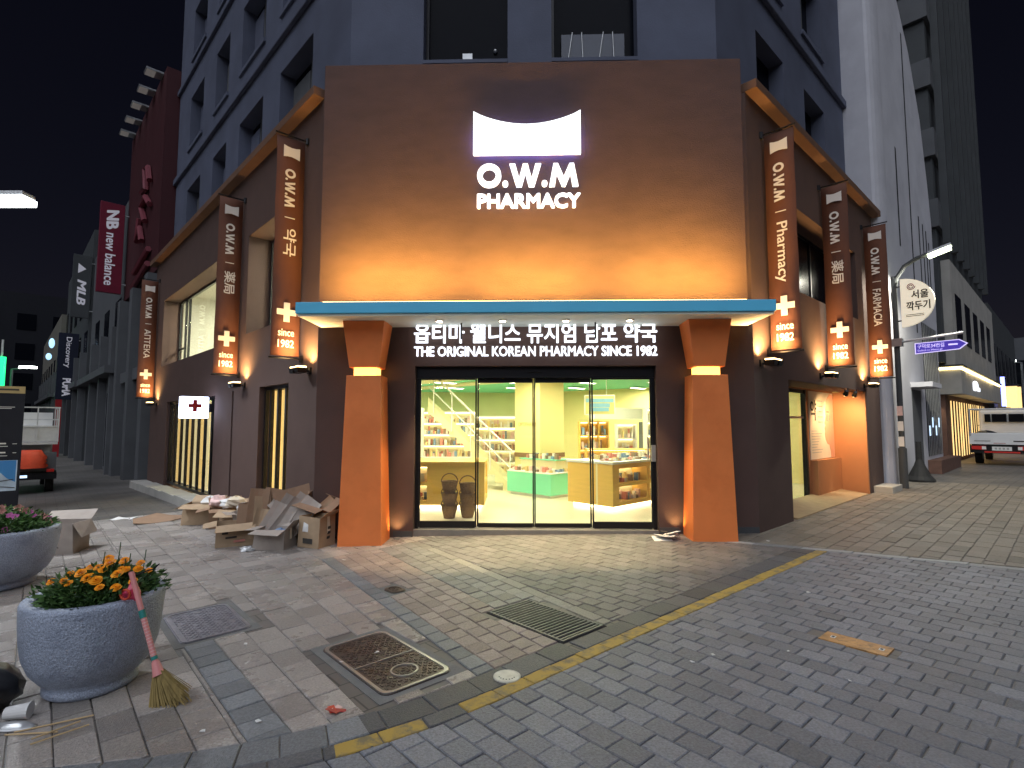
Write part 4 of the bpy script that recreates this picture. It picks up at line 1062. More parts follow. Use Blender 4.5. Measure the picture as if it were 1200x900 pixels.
# wicker baskets stacked inside the left pane
for k, (x, y) in enumerate(((-.98, 8.52), (-.70, 8.58))):
    for j in range(3 if k == 0 else 3):
        t = thing('wicker_basket', ('%s wicker basket of the %s stack behind the left door pane' % (('lowest', 'middle', 'topmost')[j], ('taller left', 'shorter right')[k])), 'basket', (x, y, zf + j * .19))
        z = zf + j * (.185 if k == 0 else .165); bb = B()
        bb.lathe((x, y, z), [(.085, 0), (.10, .06), (.118, .13), (.132, .20), (.135, .205), (.122, .20), (.09, .02)], 20, 0, .03); bb.build('basket_body', 'wicker', t)
        B().tube([Vector((x + .13 * math.cos(a), y, z + .19 + .13 * math.sin(a))) for a in [math.pi * i / 10 for i in range(11)]], .010, 6).build('handle', 'wicker', t)

# ---- white lit room upstairs behind the left wing windows
up = thing('upstairs_room', 'white lit room seen through the upper windows of the left wing', None, kind='structure')
B().box(LF, .65, 11.75, -4.2, -4.1, 2.95, 5.7).build('room_wall', 'whiteroom', up)
for a in (.55, 11.76): B().box(LF, a, a + .09, -4.1, -.52, 2.95, 5.7).build('room_wall', 'whiteroom', up)
B().box(LF, .65, 11.75, -4.1, -.52, 2.85, 2.95).build('room_floor', 'ivory', up); B().box(LF, .65, 11.75, -4.1, -.52, 5.6, 5.7).build('room_ceiling', 'whiteroom', up)
B().box(LF, 7.2, 8.3, -4.098, -4.06, 2.96, 5.0).build('room_door', 'white', up); B().box(LF, 9.1, 10.0, -4.098, -4.06, 2.96, 5.0).build('room_door', 'white', up)
o = B().box(LF, 8.5, 8.8, -3.2, -3.16, 5.05, 5.2).build('exit_sign', em('exit_green', (.05, .9, .5), 2.0)); tag(o, 'small green lit exit sign in the white upstairs room', 'exit sign')
for t_ in (2.2, 6.0, 9.0):
    t = thing('ceiling_light', 'white ceiling panel light in the upstairs room', 'ceiling light', LF(t_, -2.2, 5.58), 'ceiling lights of the upstairs room')
    B().box(LF, t_ - .5, t_ + .5, -2.35, -2.05, 5.57, 5.598).build('diffuser', 'panelL', t)
    light('room_light', 'AREA', LF(t_, -2.2, 5.55), 280, (1, .95, .78), t, 1.0, .3, dirv=(0, 0, -1))

# ================================================================== NEIGHBOURS AND FAR BUILDINGS
# --- white building with slits, right of the pharmacy
nb = thing('white_building', 'white rendered building with narrow slits and a curved roofline beside the lamp post', 'building', RF(10, 0, 0))
prof = [(7.06, -.4), (14.6, -.4), (14.9, 6.0), (14.95, 8.2), (14.6, 9.6), (13.9, 11.6), (12.6, 13.3), (11.0, 14.4), (9.0, 15.2), (7.06, 15.6)]
slits = [(11.55, 4.2, 13.4), (9.9, 6.4, 9.2), (12.7, 5.6, 8.0), (13.3, 5.6, 7.9), (13.8, 5.6, 7.8), (14.2, 5.6, 7.5)]
B().prism([RF(t, -1.5, z) for t, z in prof], [RF(t, .02, z) for t, z in prof]).build('wall', 'conc2', nb)
B().prism([RF(7.06 + (.5 - .5 * math.cos(math.pi * k / 8)) * 1.15, .021 + .16 * math.sin(math.pi * k / 8), -.4) for k in range(9)], [RF(7.06 + (.5 - .5 * math.cos(math.pi * k / 8)) * 1.15, .021 + .16 * math.sin(math.pi * k / 8), 15.5) for k in range(9)]).build('pilaster', 'conc2', nb)
for t, a, c in slits: B().box(RF, t - .07, t + .07, .0, .024, a, c).build('slit_window', 'blackm', nb)
o = B().box(RF, 10.3, 11.5, .0, .026, -.2, 2.5).build('doorway', 'wall_dk2', nb)
B().box(RF, 10.2, 11.6, .022, .5, 2.55, 2.68).build('door_canopy', 'conc2', nb)
o = B().box(RF, 12.2, 14.55, .0, .03, .6, 4.6).build('glass_front', 'dglass', nb)
for k in range(9): B().box(RF, 12.3 + k * .26, 12.34 + k * .26, .031, .05, .6, 4.6).build('mullion', 'steel', o)
for k in range(4): B().box(RF, 12.4 + .5 * k, 12.65 + .5 * k, .032, .045, 1.2 + .25 * (k % 2), 1.5 + .25 * (k % 2)).build('lit_display', 'coolwin', o)
B().box(RF, 12.0, 15.6, .03, .34, -.3, .50).build('brick_planter', 'brick_dk', nb)
# --- grey-beige shop building with a golden light line
sb = thing('stone_shop_building', 'beige stone building with golden light line over a shop front', 'building', RF(20, .2, 0))
B().box(RF, 16.5, 30, -4, .25, 3.62, 7.4).build('wall', 'stonewall', sb)
B().box(RF, 16.55, 30, -4, -.1, -.4, 2.6).build('ground_wall', 'brick_dk', sb)
fz = B().box(RF, 16.4, 29.8, -4, .40, 2.6, 3.45).build('fascia', 'stonewall', sb)
B().box(RF, 16.42, 29.6, .36, .42, 3.46, 3.54).build('light_line', 'ledy', fz); B().box(RF, 16.36, 16.42, -1.5, .42, 3.46, 3.54).build('light_line', 'ledy', fz)
B().box(RF, 16.3, 30, -4, .46, 3.56, 3.62).build('ledge', 'wall_dk', fz)
for k in range(4):
    w = B().box(RF, 17.6 + 2.6 * k, 19.6 + 2.6 * k, -.1, -.06, .3, 2.4).build('shop_window', 'warmwin', sb)
    for j in range(3): B().box(RF, 17.6 + 2.6 * k + .66 * j, 17.66 + 2.6 * k + .66 * j, -.06, -.02, .3, 2.4).build('mullion', 'black', w)
for k in range(5):
    for j in range(1): B().box(RF, 17.3 + 2.4 * k, 18.7 + 2.4 * k, .2, .262, 4.6 + 2.7 * j, 6.3 + 2.7 * j).build('window', 'dglass', sb)
B().ball(RF(19.3, .46, 3.0), (.10, .10, .2)).build('sign_mark', 'letter', sb)
for k in range(3): B().box(RF, 19.7 + k * .5, 20.05 + k * .5, .405, .44, 2.85, 3.0).build('sign_mark', 'letter', sb)
light('downlight', 'SPOT', RF(16.2, -.35, 2.55), 30, (1, .85, .6), fz, .04, dirv=Rd * .12 - UP, spot=80, blend=.8)
light('light_line_glow', 'AREA', RF(22, .5, 3.5), 20, (1, .75, .35), fz, 9, .1, dirv=-nR + UP * .0)
# --- dark tower with horizontal bands behind
tw = thing('dark_tower', 'dark tall tower with pale horizontal bands behind the white building', 'building', RF(20, -3, 0))
B().box(RF, 16.0, 29, -14, .0, 3.7, 34).build('wall', 'wall_dk', tw)
for k in range(10):
    z = 8.5 + 2.6 * k
    B().box(RF, 15.85, 29.1, -9, .12, z, z + 1.0).build('spandrel_band', 'wall_dk2', tw)
    for j in range(3): B().box(RF, 15.97, 16.02, -1.9 - 1.8 * j, -.7 - 1.8 * j, z + 1.15, z + 2.45).build('window', 'dglass', tw)
for k in range(8): B().box(RF, 16.4 + 1.6 * k, 16.65 + 1.6 * k, .121, .34, 8, 34).build('fin', 'wall_dk', tw)
# --- far end of the right street
fb = thing('far_building', 'pale low building closing the far end of the right street', 'building', (62, 52, 0))
FB = KR(48, 48)
B().box(FB, 0, 14, -22, 22, -.5, 9.5).build('wall', 'wall_dk2', fb)
for k in range(8):
    for j in range(2): B().box(FB, -.05, .01, -20 + 5 * k, -16.5 + 5 * k, 1.2 + 4 * j, 3.4 + 4 * j).build('window', 'dglass', fb)
B().box(FB, -.4, .0, -22, 22, 4.4, 4.8).build('ledge', 'stonewall', fb)
for k, (t, d, z0, z1, m, lb) in enumerate([(34, .5, 2.5, 3.7, 'warmwin', 'first warm lit lantern sign far down the right street'), (37, .5, 2.5, 3.8, 'warmwin', 'second warm lit lantern sign farther down the right street'), (31.5, .2, 2.5, 4.1, 'bluesign', 'blue violet vertical neon sign down the right street')]):
    t_ = thing('blade_sign', lb, 'sign', RF(t, d, z0)); w = .5 if k < 2 else .16
    B().box(RF, t, t + .3, .3, .3 + w, z0, z1).build('lit_case', m, t_); B().box(RF, t - .02, t + .32, .25, .35 + w, z1 + .002, z1 + .12).build('top_cap', 'black', t_); B().box(RF, t + .1, t + .2, -.3, .29, z1 - .4, z1 - .3).build('bracket', 'black', t_)
rb2 = thing('street_block', 'dark building row beyond the golden shop on the right street', 'building', RF(40, 0, 0))
B().box(RF, 30.1, 47, -6, .1, -.5, 8.0).build('wall', 'wall_dk', rb2)
for k in range(6): B().box(RF, 31 + 2.6 * k, 32.8 + 2.6 * k, .05, .13, .4, 2.4).build('shop_window', 'warmwin' if k in (0, 3) else 'dglass', rb2); B().box(RF, 31 + 2.6 * k, 32.6 + 2.6 * k, .05, .13, 4.2, 6.0).build('window', 'dglass', rb2)
# --- left street: red building and its dark neighbours
rd = thing('red_building', 'dark building with red upper wall at the end of the left wing', 'building', LF(15, 0, 0))
B().box(LF, 12.55, 18.9, -8, -.35, -.9, 6.5).build('ground_wall', 'wall_dk', rd)
B().box(LF, 12.5, 19.0, -8, -.1, 6.5, 13.3).build('upper_wall', 'wall_red', rd)
for t in (12.7, 15.4, 18.2): B().box(LF, t, t + .55, -.34, .12, -.9, 6.4).build('pier', 'wall_dk2', rd)
for t in (13.4, 16.1): w = B().box(LF, t, t + 1.9, -.34, -.28, -.3, 3.0).build('shop_window', 'dglass', rd); B().box(LF, t + .9, t + .98, -.279, -.24, -.3, 3.0).build('mullion', 'steel', w); B().box(LF, t - .1, t + 2.0, -.34, .0, 3.1, 3.5).build('shutter_box', 'wall_dk2', rd)
for k in range(5): 
    o = B().box(LF, 13.0 + 1.3 * k, 13.45 + 1.3 * k, -.1, .40, 13.27, 13.33).build('billboard_lamp', 'steel', rd)
    B().box(LF, 13.02 + 1.3 * k, 13.43 + 1.3 * k, .12, .38, 13.25, 13.268).build('lamp_face', em('dim_lamp', (.8, .75, .7), .06) if k == 0 else bpy.data.materials['dim_lamp'], o)
ms = pm('dusty_red_letter', (.18, .035, .05), .6)
for pts in ([(14.0, 9.9), (14.4, 10.5), (14.9, 10.6), (14.6, 9.8), (15.4, 9.9)], [(13.8, 9.0), (14.6, 9.5), (15.3, 9.3), (14.5, 8.6)], [(14.9, 8.0), (15.4, 8.6), (15.9, 8.2), (15.6, 9.0)], [(13.6, 7.4), (16.2, 7.1)], [(13.6, 6.9), (16.2, 6.6)]):
    B().tube([LF(t, .0, z) for t, z in pts], .10, 6).build('script_stroke', ms, rd)
def block(name, label, t0, t1, h, mat, d=-.2):
    o = thing(name, label, 'building', LF((t0 + t1) / 2, 0, 0)); B().box(LF, t0, t1, -10, d, -1.0, h).build('wall', mat, o)
    k = 0; t = t0 + .5
    while t < t1 - 1.6:
        B().box(LF, t - .35, t - .05, d, d + .3, -1.0, min(h, 5.5)).build('pier', 'wall_dk2', o)
        B().box(LF, t, t + 2.6, d - .02, d + .03, -.3, 2.9).build('shop_window', 'dglass', o)
        for j in range(int((h - 5) / 3)): B().box(LF, t, t + 1.4, d - .02, d + .03, 5 + 3 * j, 6.8 + 3 * j).build('window', 'dglass', o)
        t += 3.4
    B().box(LF, t0, t1, d, d + .5, 3.6, 3.9).build('ledge', 'wall_dk2', o)
    return o
block('slate_building', 'slate grey building beside the red one with cantilevered ledge', 19.1, 30, 10.8, 'wall_dk2', -.1)
block('charcoal_building', 'charcoal building far down the left street', 30.1, 46, 12.5, 'wall_dk', .0)
block('charcoal_building', 'farthest dark building at the end of the left street', 46.1, 70, 10, 'wall_be', .3)
ob = thing('far_building', 'dim beige building on the far side of the left street', 'building', (-60, 40, 0))
OB = lambda a, c, z: LF(26 + a, 10.5 + c, z)
B().box(OB, 8, 50, 0, 12, -1, 11).build('wall', 'wall_be', ob)
for k in range(10):
    for j in range(3): B().box(OB, 9 + 3.8 * k, 11 + 3.8 * k, -.04, .02, 1.5 + 3 * j, 3.2 + 3 * j).build('window', 'dglass', ob)
b_ = thing('far_building', 'wide dark building closing the end of the left street', 'building', (-75, 75, 0))
B().box(LF, 72, 84, -20, 40, -1, 16).build('wall', 'navy', b_)
for k in range(12):
    for j in range(4): B().box(LF, 71.95, 72.02, -2 + 3 * k, -.4 + 3 * k, 2 + 3.3 * j, 3.8 + 3.3 * j).build('window', 'dglass', b_)
def blade(label, t, d0, d1, z0, z1, mat, tm, words):
    o = thing('blade_sign', label, 'sign', LF(t, d0, z0))
    B().box(LF, t, t + .18, d0, d1, z0, z1).build('case', mat, o, bevel=.01)
    for z in (z0 + .4, z1 - .4): B().tube([LF(t + .09, -.2, z), LF(t + .09, d0, z)], .03).build('bracket', 'steel', o)
    w = d1 - d0
    for s, f0, f1, off, hh, bold, sh in words:
        lettering('lettering', s, tm, o, LF(t - .004, d1 - w * off, z1 - (z1 - z0) * f0), -UP, -nL, (z1 - z0) * (f1 - f0), w * hh, .004, bold, False, sh)
    return o
bw = em('dim_sign_white', (.8, .78, .85), .10)
blade('dark red blade sign with white lettering and letter logo above the left street', 18.7, .05, .85, 6.75, 10.4, pm('red_case', (.17, .008, .03), .5), bw, [('NB', .07, .30, .26, .5, .05, -.2), ('new balance', .34, .92, .28, .42, .02, 0)])
blade('grey blade sign with bold three letter word above the left street', 30.0, .05, .85, 7.4, 10.9, 'wall_dk', bw, [('MLB', .40, .80, .28, .48, .04, .2), ('▲', .14, .30, .28, .44, 0, 0)])
o = blade('navy blade sign with two stacked brand words down the left street', 34.0, .1, 1.05, 3.0, 7.0, pm('navy_case', (.012, .016, .035), .5), bw, [('Discovery', .06, .52, .3, .36, .01, 0), ('PUMA', .68, .95, .3, .42, .05, 0)])
B().ball(LF(33.9, 1.35, 6.3), (.14, .14, .3)).build('lit_mark', em('cyan_mark', (.4, .7, 1), 1.2), o); B().ball(LF(33.9, 1.45, 5.5), (.14, .14, .2)).build('lit_mark', bpy.data.materials['cyan_mark'], o)
o = B().box(LF, 36, 36.3, .6, .9, -.6, 4.2).build('red_post', 'red'); tag(o, 'tall red vertical sign post down the left street', 'post')

# ================================================================== STREET FURNITURE
# left street lamp (only its glowing head is in the picture)
hx, hy, hz = -7.68, 8.0, 4.97
t = thing('street_lamp', 'street lamp with glaring white head at the left edge', 'street lamp', (-9.3, 8.2, gz(-9.3)))
B().tube([(-9.3, 8.2, gz(-9.3)), (-9.3, 8.2, 4.8)], [.09, .06], 12).build('pole', 'steel', t); B().tube([(-9.3, 8.2, 4.8), (-9.1, 8.18, 5.0), (-8.0, 8.04, 5.05)], .04, 8).build('arm', 'steel', t)
h_ = B().box(XY, hx - .37, hx + .27, hy - .12, hy + .12, hz + .03, hz + .11).build('lamp_head', 'alu', t, bevel=.02)
B().box(XY, hx - .38, hx + .28, hy - .13, hy + .13, hz - .06, hz + .029).build('led_lens', 'street', h_)
light('street_lamp_light', 'SPOT', (hx, hy, hz - .12), 760, (.88, .94, 1), h_, .16, dirv=(.2, -.35, -1), spot=140, blend=.6)
# right street lamp with curved arm
px, py = RF(7.35, .30, 0).xy; g0 = gz(px)
t = thing('street_lamp', 'lamp post with hooked arm and greenish light at the right wing', 'street lamp', (px, py, g0))
B().tube([(px, py, g0), (px, py, g0 + .9), (px, py, g0 + .92), (px, py, 5.0)], [.085, .085, .06, .055], 12).build('pole', 'wall_dk', t)
arc = [Vector((px, py, 3.9)) + nR * .0, Vector((px, py, 4.6)) - nR * .02, Vector((px, py, 4.95)) + nR * .06, Vector((px, py, 5.2)) + nR * .22, Vector((px, py, 5.33)) + nR * .45, Vector((px, py, 5.40)) + nR * .72]
B().tube(arc, .05, 8).build('hooked_arm', 'wall_dk', t)
hc = Vector((px, py, 5.42)) + nR * .88
hm = lambda a, c, z: hc + nR * a + Rd * c + UP * (z + a * .28)
h_ = B().taper(hm, (-.22, .22, -.10, .10), .0, (-.2, .2, -.06, .06), .07).build('lamp_head', 'alu', t)
B().box(hm, -.20, .20, -.09, .09, -.07, -.002).build('led_lens', 'streetg', h_)
light('street_lamp_light', 'SPOT', hc - UP * .14, 560, (1, .96, .80), h_, .10, dirv=(0, 0, -1), spot=165, blend=.4)
for k, (z, c) in enumerate(((1.3, 'paper'), (1.65, 'prod6'), (.95, 'paper'))): B().box(lambda a, e, zz: Vector((px, py, 0)) - Rd * .088 + nR * a - Rd * e + UP * (zz + g0), -.05, .06, .0, .004, z, z + .22).build('sticker', c, t)
# half-moon hanging sign
t = thing('half_moon_sign', 'cream half round sign with black Korean brush lettering on the lamp post', 'sign', Vector((px, py, 3.7)) + nR * .12)
hs = lambda a, z, c=0.0: Vector((px, py, 4.33 + z)) + nR * (.14 + a) - Rd * (.06 + c)
pts = [(0.0, -.56)] + [(.62 * math.cos(a) * 1.0, .56 * math.sin(a)) for a in [-math.pi / 2 + math.pi * i / 18 for i in range(1, 18)]] + [(0, .56)]
B().prism([hs(a, z, .05) for a, z in pts], [hs(a, z, -.05) for a, z in pts]).build('case', em('sign_cream', (.95, .85, .62), .42, (.8, .76, .65)), t)
lettering('lettering', '서울', M['ink'], t, hs(.20, .06, .052), nR, UP, .32, .20, .004, .03); lettering('lettering', '깍두기', M['ink'], t, hs(.10, -.20, .052), nR, UP, .44, .21, .004, .03)
rg = []; 
for k in range(26): a = k * .5; rg.append(hs(.20 + (.02 + .0025 * k) * math.cos(a), .36 + (.02 + .0025 * k) * math.sin(a), .056))
B().tube(rg, .009, 5).build('spiral_mark', pm('plum_ink', (.20, .05, .10), .6), t)
for z in (-.30, -.335): B().box(lambda a, c, zz: hs(a, zz, c), .08, .42, .051, .055, z, z + .012).build('printed_line', 'ink', t)
for z in (.4, -.4): B().tube([Vector((px, py, 4.33 + z)), hs(.02, z)], .015).build('bracket', 'black', t)
# street name plate
t = thing('street_name_plate', 'violet blue arrow shaped street name plate on the lamp post', 'street sign', Vector((px, py, 3.2)) + nR * .3)
sp = lambda a, z, c=0.0: Vector((px, py, 3.27 + z)) + nR * a - Rd * (.02 + c)
B().tube([sp(-.05, .16), sp(1.2, .26)], .028, 8).build('support_bar', 'alu', t); B().box(lambda a, c, z: sp(a, z, c), -.09, .12, -.08, .10, .07, .25).build('clamp', 'steel', t)
pl = [(.34, -.14), (1.13, -.10), (1.27, .02), (1.13, .12), (.34, .11)]
B().prism([sp(a, z, .02) for a, z in pl], [sp(a, z, -.01) for a, z in pl]).build('plate', 'purplew', t)
pl2 = [(.36, -.122), (1.12, -.084), (1.24, .018), (1.12, .103), (.36, .093)]
B().prism([sp(a, z, .024) for a, z in pl2], [sp(a, z, .019) for a, z in pl2]).build('plate_face', 'purple', t)
lettering('lettering', '구덕로34번길', M['purplew'], t, sp(.39, -.02, .025), nR, UP, .48, .095, .003, .01); lettering('lettering', 'Gudeok-ro 34beon-gil', M['purplew'], t, sp(.39, -.095, .025), nR, UP, .44, .05, .003)
B().box(lambda a, c, z: sp(a, z, c), .94, 1.10, .025, .028, .0, .035).build('small_print', 'purplew', t)
# parasol base / rubber cone
cx, cy = 10.35, 13.75; t = thing('parasol_base', 'black folded parasol stub on a cone shaped base behind the lamp post', 'parasol base', (cx, cy, gz(cx)))
B().lathe((cx, cy, gz(cx)), [(.33, 0), (.33, .05), (.24, .14), (.12, .40), (.07, .55), (0, .55)], 16, .03).build('cone_base', 'rubber', t, smooth=False); B().tube([(cx, cy, gz(cx) + .5), (cx, cy, gz(cx) + 1.0)], [.07, .06], 10).build('stub', 'rubber', t)
o = B().box(lambda a, c, z: RF(15.0 + a, 2.0 + c, z + .12), 0, 1.1, 0, 2.3, -.12, .006).build('road_cover', 'iron'); tag(o, 'dark steel cover plates in the side street before the truck', 'cover plate')
# far lamps on both streets
def far_lamp(label, x, y, zt, off, mat):
    t = thing('street_lamp', label, 'street lamp', (x, y, gz(x)))
    B().tube([(x, y, gz(x)), (x, y, zt)], .08).build('pole', 'wall_dk2', t); B().tube([(x, y, zt), (x + off, y, zt + .1)], .05).build('arm', 'wall_dk2', t)
    h_ = B().box(XY, min(x + off, x + off * .4), max(x + off, x + off * .4), y - .2, y + .2, zt + .05, zt + .2).build('lamp_head', mat, t)
    return t
far_lamp('small far lamp glowing over the end of the right street', 42.0, 44.0, 6.6, -1.5, 'farlamp')
far_lamp('far lamp at the left edge beside the green lit post', -37.2, 37.5, 7.3, -1.6, 'farlamp')
far_lamp('far lamp right of the green lit post down the left street', -35.2, 37.6, 5.4, 1.6, 'farlamp')
t = thing('green_lit_post', 'post with green glowing tube down the left street', 'lamp post', (-35.4, 37, -.5)); B().tube([(-35.4, 37, -.5), (-35.4, 37, 3.6)], .12).build('pole', 'wall_dk2', t); B().tube([(-35.4, 37, 3.6), (-35.4, 37, 6.2)], .24, 10).build('green_tube', 'greenlamp', t); B().tube([(-35.4, 37, 6.2), (-35.4, 37, 7.4)], .06).build('tip', 'white', t)

# information board at the left edge
bx, by = -10.55, 11.62
tn = Vector((.74, .67, 0)).normalized(); fc = Vector((.67, -.74, 0)).normalized()
IB = lambda a, c, z: Vector((bx, by, gz(bx))) + tn * (a - 1.0) + fc * c + UP * z
t = thing('information_board', 'tall black information board with gold head and harbour map', 'information board', IB(.5, 0, 0))
B().box(IB, 0, 1.0, -.06, .06, 0, 2.62).build('slab', 'navy', t, bevel=.005)
B().box(IB, .002, .998, -.055, .064, 2.50, 2.65).build('gold_head', 'gold', t)
B().prism([IB(.50 + .04 * math.cos(a), .0655, 2.575 + .04 * math.sin(a)) for a in [math.pi * i / 6 for i in range(12)]], [IB(.50 + .04 * math.cos(a), .069, 2.575 + .04 * math.sin(a)) for a in [math.pi * i / 6 for i in range(12)]]).build('emblem', 'ink', t)
B().box(IB, .58, .90, .0645, .068, 2.56, 2.595).build('head_print', 'ink', t)
for k, (a, c, z) in enumerate([(.1, .45, 2.26), (.1, .85, 2.20), (.1, .8, 2.17), (.1, .35, 2.02), (.1, .5, 1.96), (.55, .75, 1.42), (.45, .78, 1.37), (.85, .92, 1.42), (.48, .75, 1.23), (.45, .78, 1.17), (.86, .92, 1.23)]):
    B().box(IB, a, c, .0605, .064, z, z + (.03 if k in (0, 3, 5, 8) else .012)).build('print_line', 'print', t)
mp = B().box(IB, .02, .95, .0605, .063, .44, 1.08).build('map_panel', 'map', t)
sea = [(.5, 1.075), (.93, 1.075), (.93, .62), (.80, .70), (.70, .82), (.58, .90)]
B().prism([IB(a, .0632, z) for a, z in sea], [IB(a, .0655, z) for a, z in sea]).build('map_sea', 'mapsea', mp)
for q in ([(.05, .95), (.35, .80), (.6, .55), (.93, .50)], [(.1, .5), (.35, .75), (.45, 1.05)], [(.05, .7), (.5, .62), (.9, .68)]): B().tube([IB(a, .066, z) for a, z in q], .008, 5).build('map_road', 'ink', mp)
pn = B().box(IB, .02, .35, .0605, .063, -.0 + .06, .40).build('photo_panel', 'map', t)

# ================================================================== TRUCKS
def wheel(parent, fn, a, c, z, r, w):
    n = 20; cy_ = [(a, r * math.cos(2 * math.pi * k / n), r * math.sin(2 * math.pi * k / n)) for k in range(n)]
    o = B().prism([fn(a - w / 2, c + y, z + zz) for _, y, zz in cy_], [fn(a + w / 2, c + y, z + zz) for _, y, zz in cy_]).build('wheel', 'rubber', parent)
    B().prism([fn(a - w / 2 - .005, c + y * .55, z + zz * .55) for _, y, zz in cy_], [fn(a + w / 2 + .005, c + y * .55, z + zz * .55) for _, y, zz in cy_]).build('rim', 'steel', o)
tx, ty = 16.6, 18.3; tz = gz(tx) + .0
TK = lambda a, c, z: Vector((tx, ty, tz + z)) + nR * a + Rd * c        # a across (right +), c forward, z up
t = thing('flatbed_truck', 'small white flatbed truck parked with its tail towards the corner', 'truck', TK(0, 2.4, 0))
B().box(TK, -.80, .80, .1, 2.9, .62, .74).build('bed_floor', 'wall_dk2', t)
B().box(TK, -.84, .84, 0, .05, .70, 1.08).build('tailgate', 'truckwhite', t, bevel=.012)
for a in (-.84, .79): B().box(TK, a, a + .05, .052, 2.9, .70, 1.08).build('side_board', 'truckwhite', t, bevel=.01)
B().box(TK, -.82, .82, .02, .16, .40, .66).build('rear_bumper', 'black', t)
B().box(TK, -.45, .45, .005, .019, .42, .47).build('reflector_strip', 'tail', t)
for a in (-.78, .40):
    o = B().box(TK, a, a + .38, -.01, .02, .52, .645).build('tail_lamp', 'tail', t); B().box(TK, a + (.27 if a < 0 else .0), a + (.38 if a < 0 else .11), -.014, -.009, .53, .635).build('reverse_lens', 'white', o)
pl_ = B().box(TK, -.25, .25, -.008, .019, .50, .63).build('number_plate', 'white', t)
[B().box(TK, -.18 + .1 * k, -.12 + .1 * k, -.0105, -.0085, .535, .60).build('plate_mark', 'steel', pl_) for k in range(4)]
for a, w, m_ in ((-.70, .42, 'steel'), (.30, .44, 'ink'), (-.2, .3, 'red')): B().box(TK, a, a + w, -.003, -.0005, .80 if m_ != 'red' else .74, .84 if m_ != 'red' else .755).build('tailgate_decal', m_, t)
for a in (-.84, .78): B().box(TK, a, a + .06, -.02, .03, 1.0, 1.12).build('latch', 'steel', t)
B().box(TK, -.60, .60, .02, .05, 1.078, 1.10).build('tailgate_rail', 'alu', t)
cab = [(3.0, .55), (4.55, .55), (4.65, 1.0), (4.35, 1.15), (3.95, 1.90), (3.75, 1.97), (3.05, 1.97), (2.98, 1.85)]
c_ = B().prism([TK(-.80, c, z) for c, z in cab], [TK(.80, c, z) for c, z in cab]).build('cab', 'truckwhite', t, bevel=.03)
for a, w in ((-.66, .17), (-.45, .42), (.03, .42), (.49, .17)): B().box(TK, a, a + w, 2.90, 2.99, 1.48, 1.78).build('rear_window', 'dglass', c_)
for a in (-.80, .80): B().tube([TK(a, .06, 1.08), TK(a, .06, 1.92)], .02).build('rack_post', 'alu', t); B().tube([TK(a, .06, 1.92), TK(a, 2.9, 1.92)], .02).build('rack_rail', 'alu', t); B().tube([TK(a, 2.85, 1.08), TK(a, 2.85, 1.98)], .02).build('rack_post', 'alu', t)
for z, c in ((1.92, .06), (1.98, 2.85), (1.92, 1.5)): B().tube([TK(-.80, c, z), TK(.80, c, z)], .02).build('rack_bar', 'alu', t)
for a in (-.68, .68):
    for c in (.95, 3.9): wheel(t, TK, a, c, .30, .30, .2)
for a in (-1.0, .86): B().tube([TK(a * .98 if a > 0 else -.82, 4.3, 1.3), TK(a if a < 0 else 1.02, 4.3, 1.35)], .015).build('mirror_arm', 'black', t)
o = B().ball(TK(-.45, .8, .95), (.42, .42, .22), 12, 6, .08).build('load_bundle', 'bag', smooth=True); tag(o, 'dark bundle lying on the flatbed truck', 'bundle')
o = B().box(TK, .0, .6, .5, 1.3, .742, 1.12).build('load_crate', 'paper'); tag(o, 'pale crate on the flatbed truck', 'crate')
# caged work truck on the left street
tx2, ty2 = -12.9, 15.35
lw = Vector((.725, .688, 0)).normalized()
TK2 = lambda a, c, z: Vector((tx2, ty2, -.39 + z)) + lw * (a - .72) + Ld * c
t = thing('caged_truck', 'small work truck with white cage rack and red tarp behind the board', 'truck', TK2(0, 1.5, 0))
B().box(TK2, -.72, .72, .15, 3.0, .45, .62).build('chassis', 'wall_dk', t); B().box(TK2, -.72, .72, .0, .15, .40, .58).build('rear_bumper', 'black', t)
B().box(TK2, -.70, .70, .05, .10, .62, 1.15).build('tailgate', 'wall_dk2', t)
for a in (-.66, .50): B().box(TK2, a, a + .16, -.01, .05, .60, .68).build('tail_lamp', 'tail', t)
B().box(TK2, -.20, .10, -.012, .0, .46, .53).build('number_plate', 'coolwin', t)
B().box(TK2, -.74, .74, .6, 2.6, 1.35, 1.42).build('cage_floor', 'alu', t)
for a in (-.74, -.25, .25, .72): B().box(TK2, a, a + .03, .6, .63, 1.42, 2.42).build('cage_post', 'alu', t)
for z in (1.44, 1.86, 2.05, 2.40): B().box(TK2, -.74, .75, .598, .628, z, z + .035).build('cage_rail', 'alu', t)
for c in (.9, 1.6, 2.5):
    B().box(TK2, .735, .765, c, c + .03, 1.42, 2.42).build('cage_post', 'alu', t)
B().box(TK2, .735, .765, .6, 2.55, 2.40, 2.435).build('cage_rail', 'alu', t); B().box(TK2, -.72, .72, .64, .65, 1.46, 1.85).build('mesh_panel', 'alu', t)
B().box(TK2, -.7, .7, 2.56, 2.6, 1.42, 2.3).build('back_panel', 'white', t)
B().box(TK2, -.70, .70, 2.0, 3.6, .62, 1.9).build('cab', 'truckwhite', t, bevel=.05)
for a in (-.6, .6): wheel(t, TK2, a, .7, .26, .27, .18); wheel(t, TK2, a, 3.1, .26, .27, .18)
b = B(); n, m = 16, 8      # folded tarp
for k in range(m + 1):
    for j in range(n):
        w = 2 * math.pi * j / n; r = (1 - (k / m) ** 4 * .35) * (1 + .13 * math.sin(j * 2.3 + k * 1.7)); p = TK2(.08 + .40 * r * math.cos(w), -.02 + .20 * r * math.sin(w), .72 + .50 * k / m); b.v.append(tuple(p))
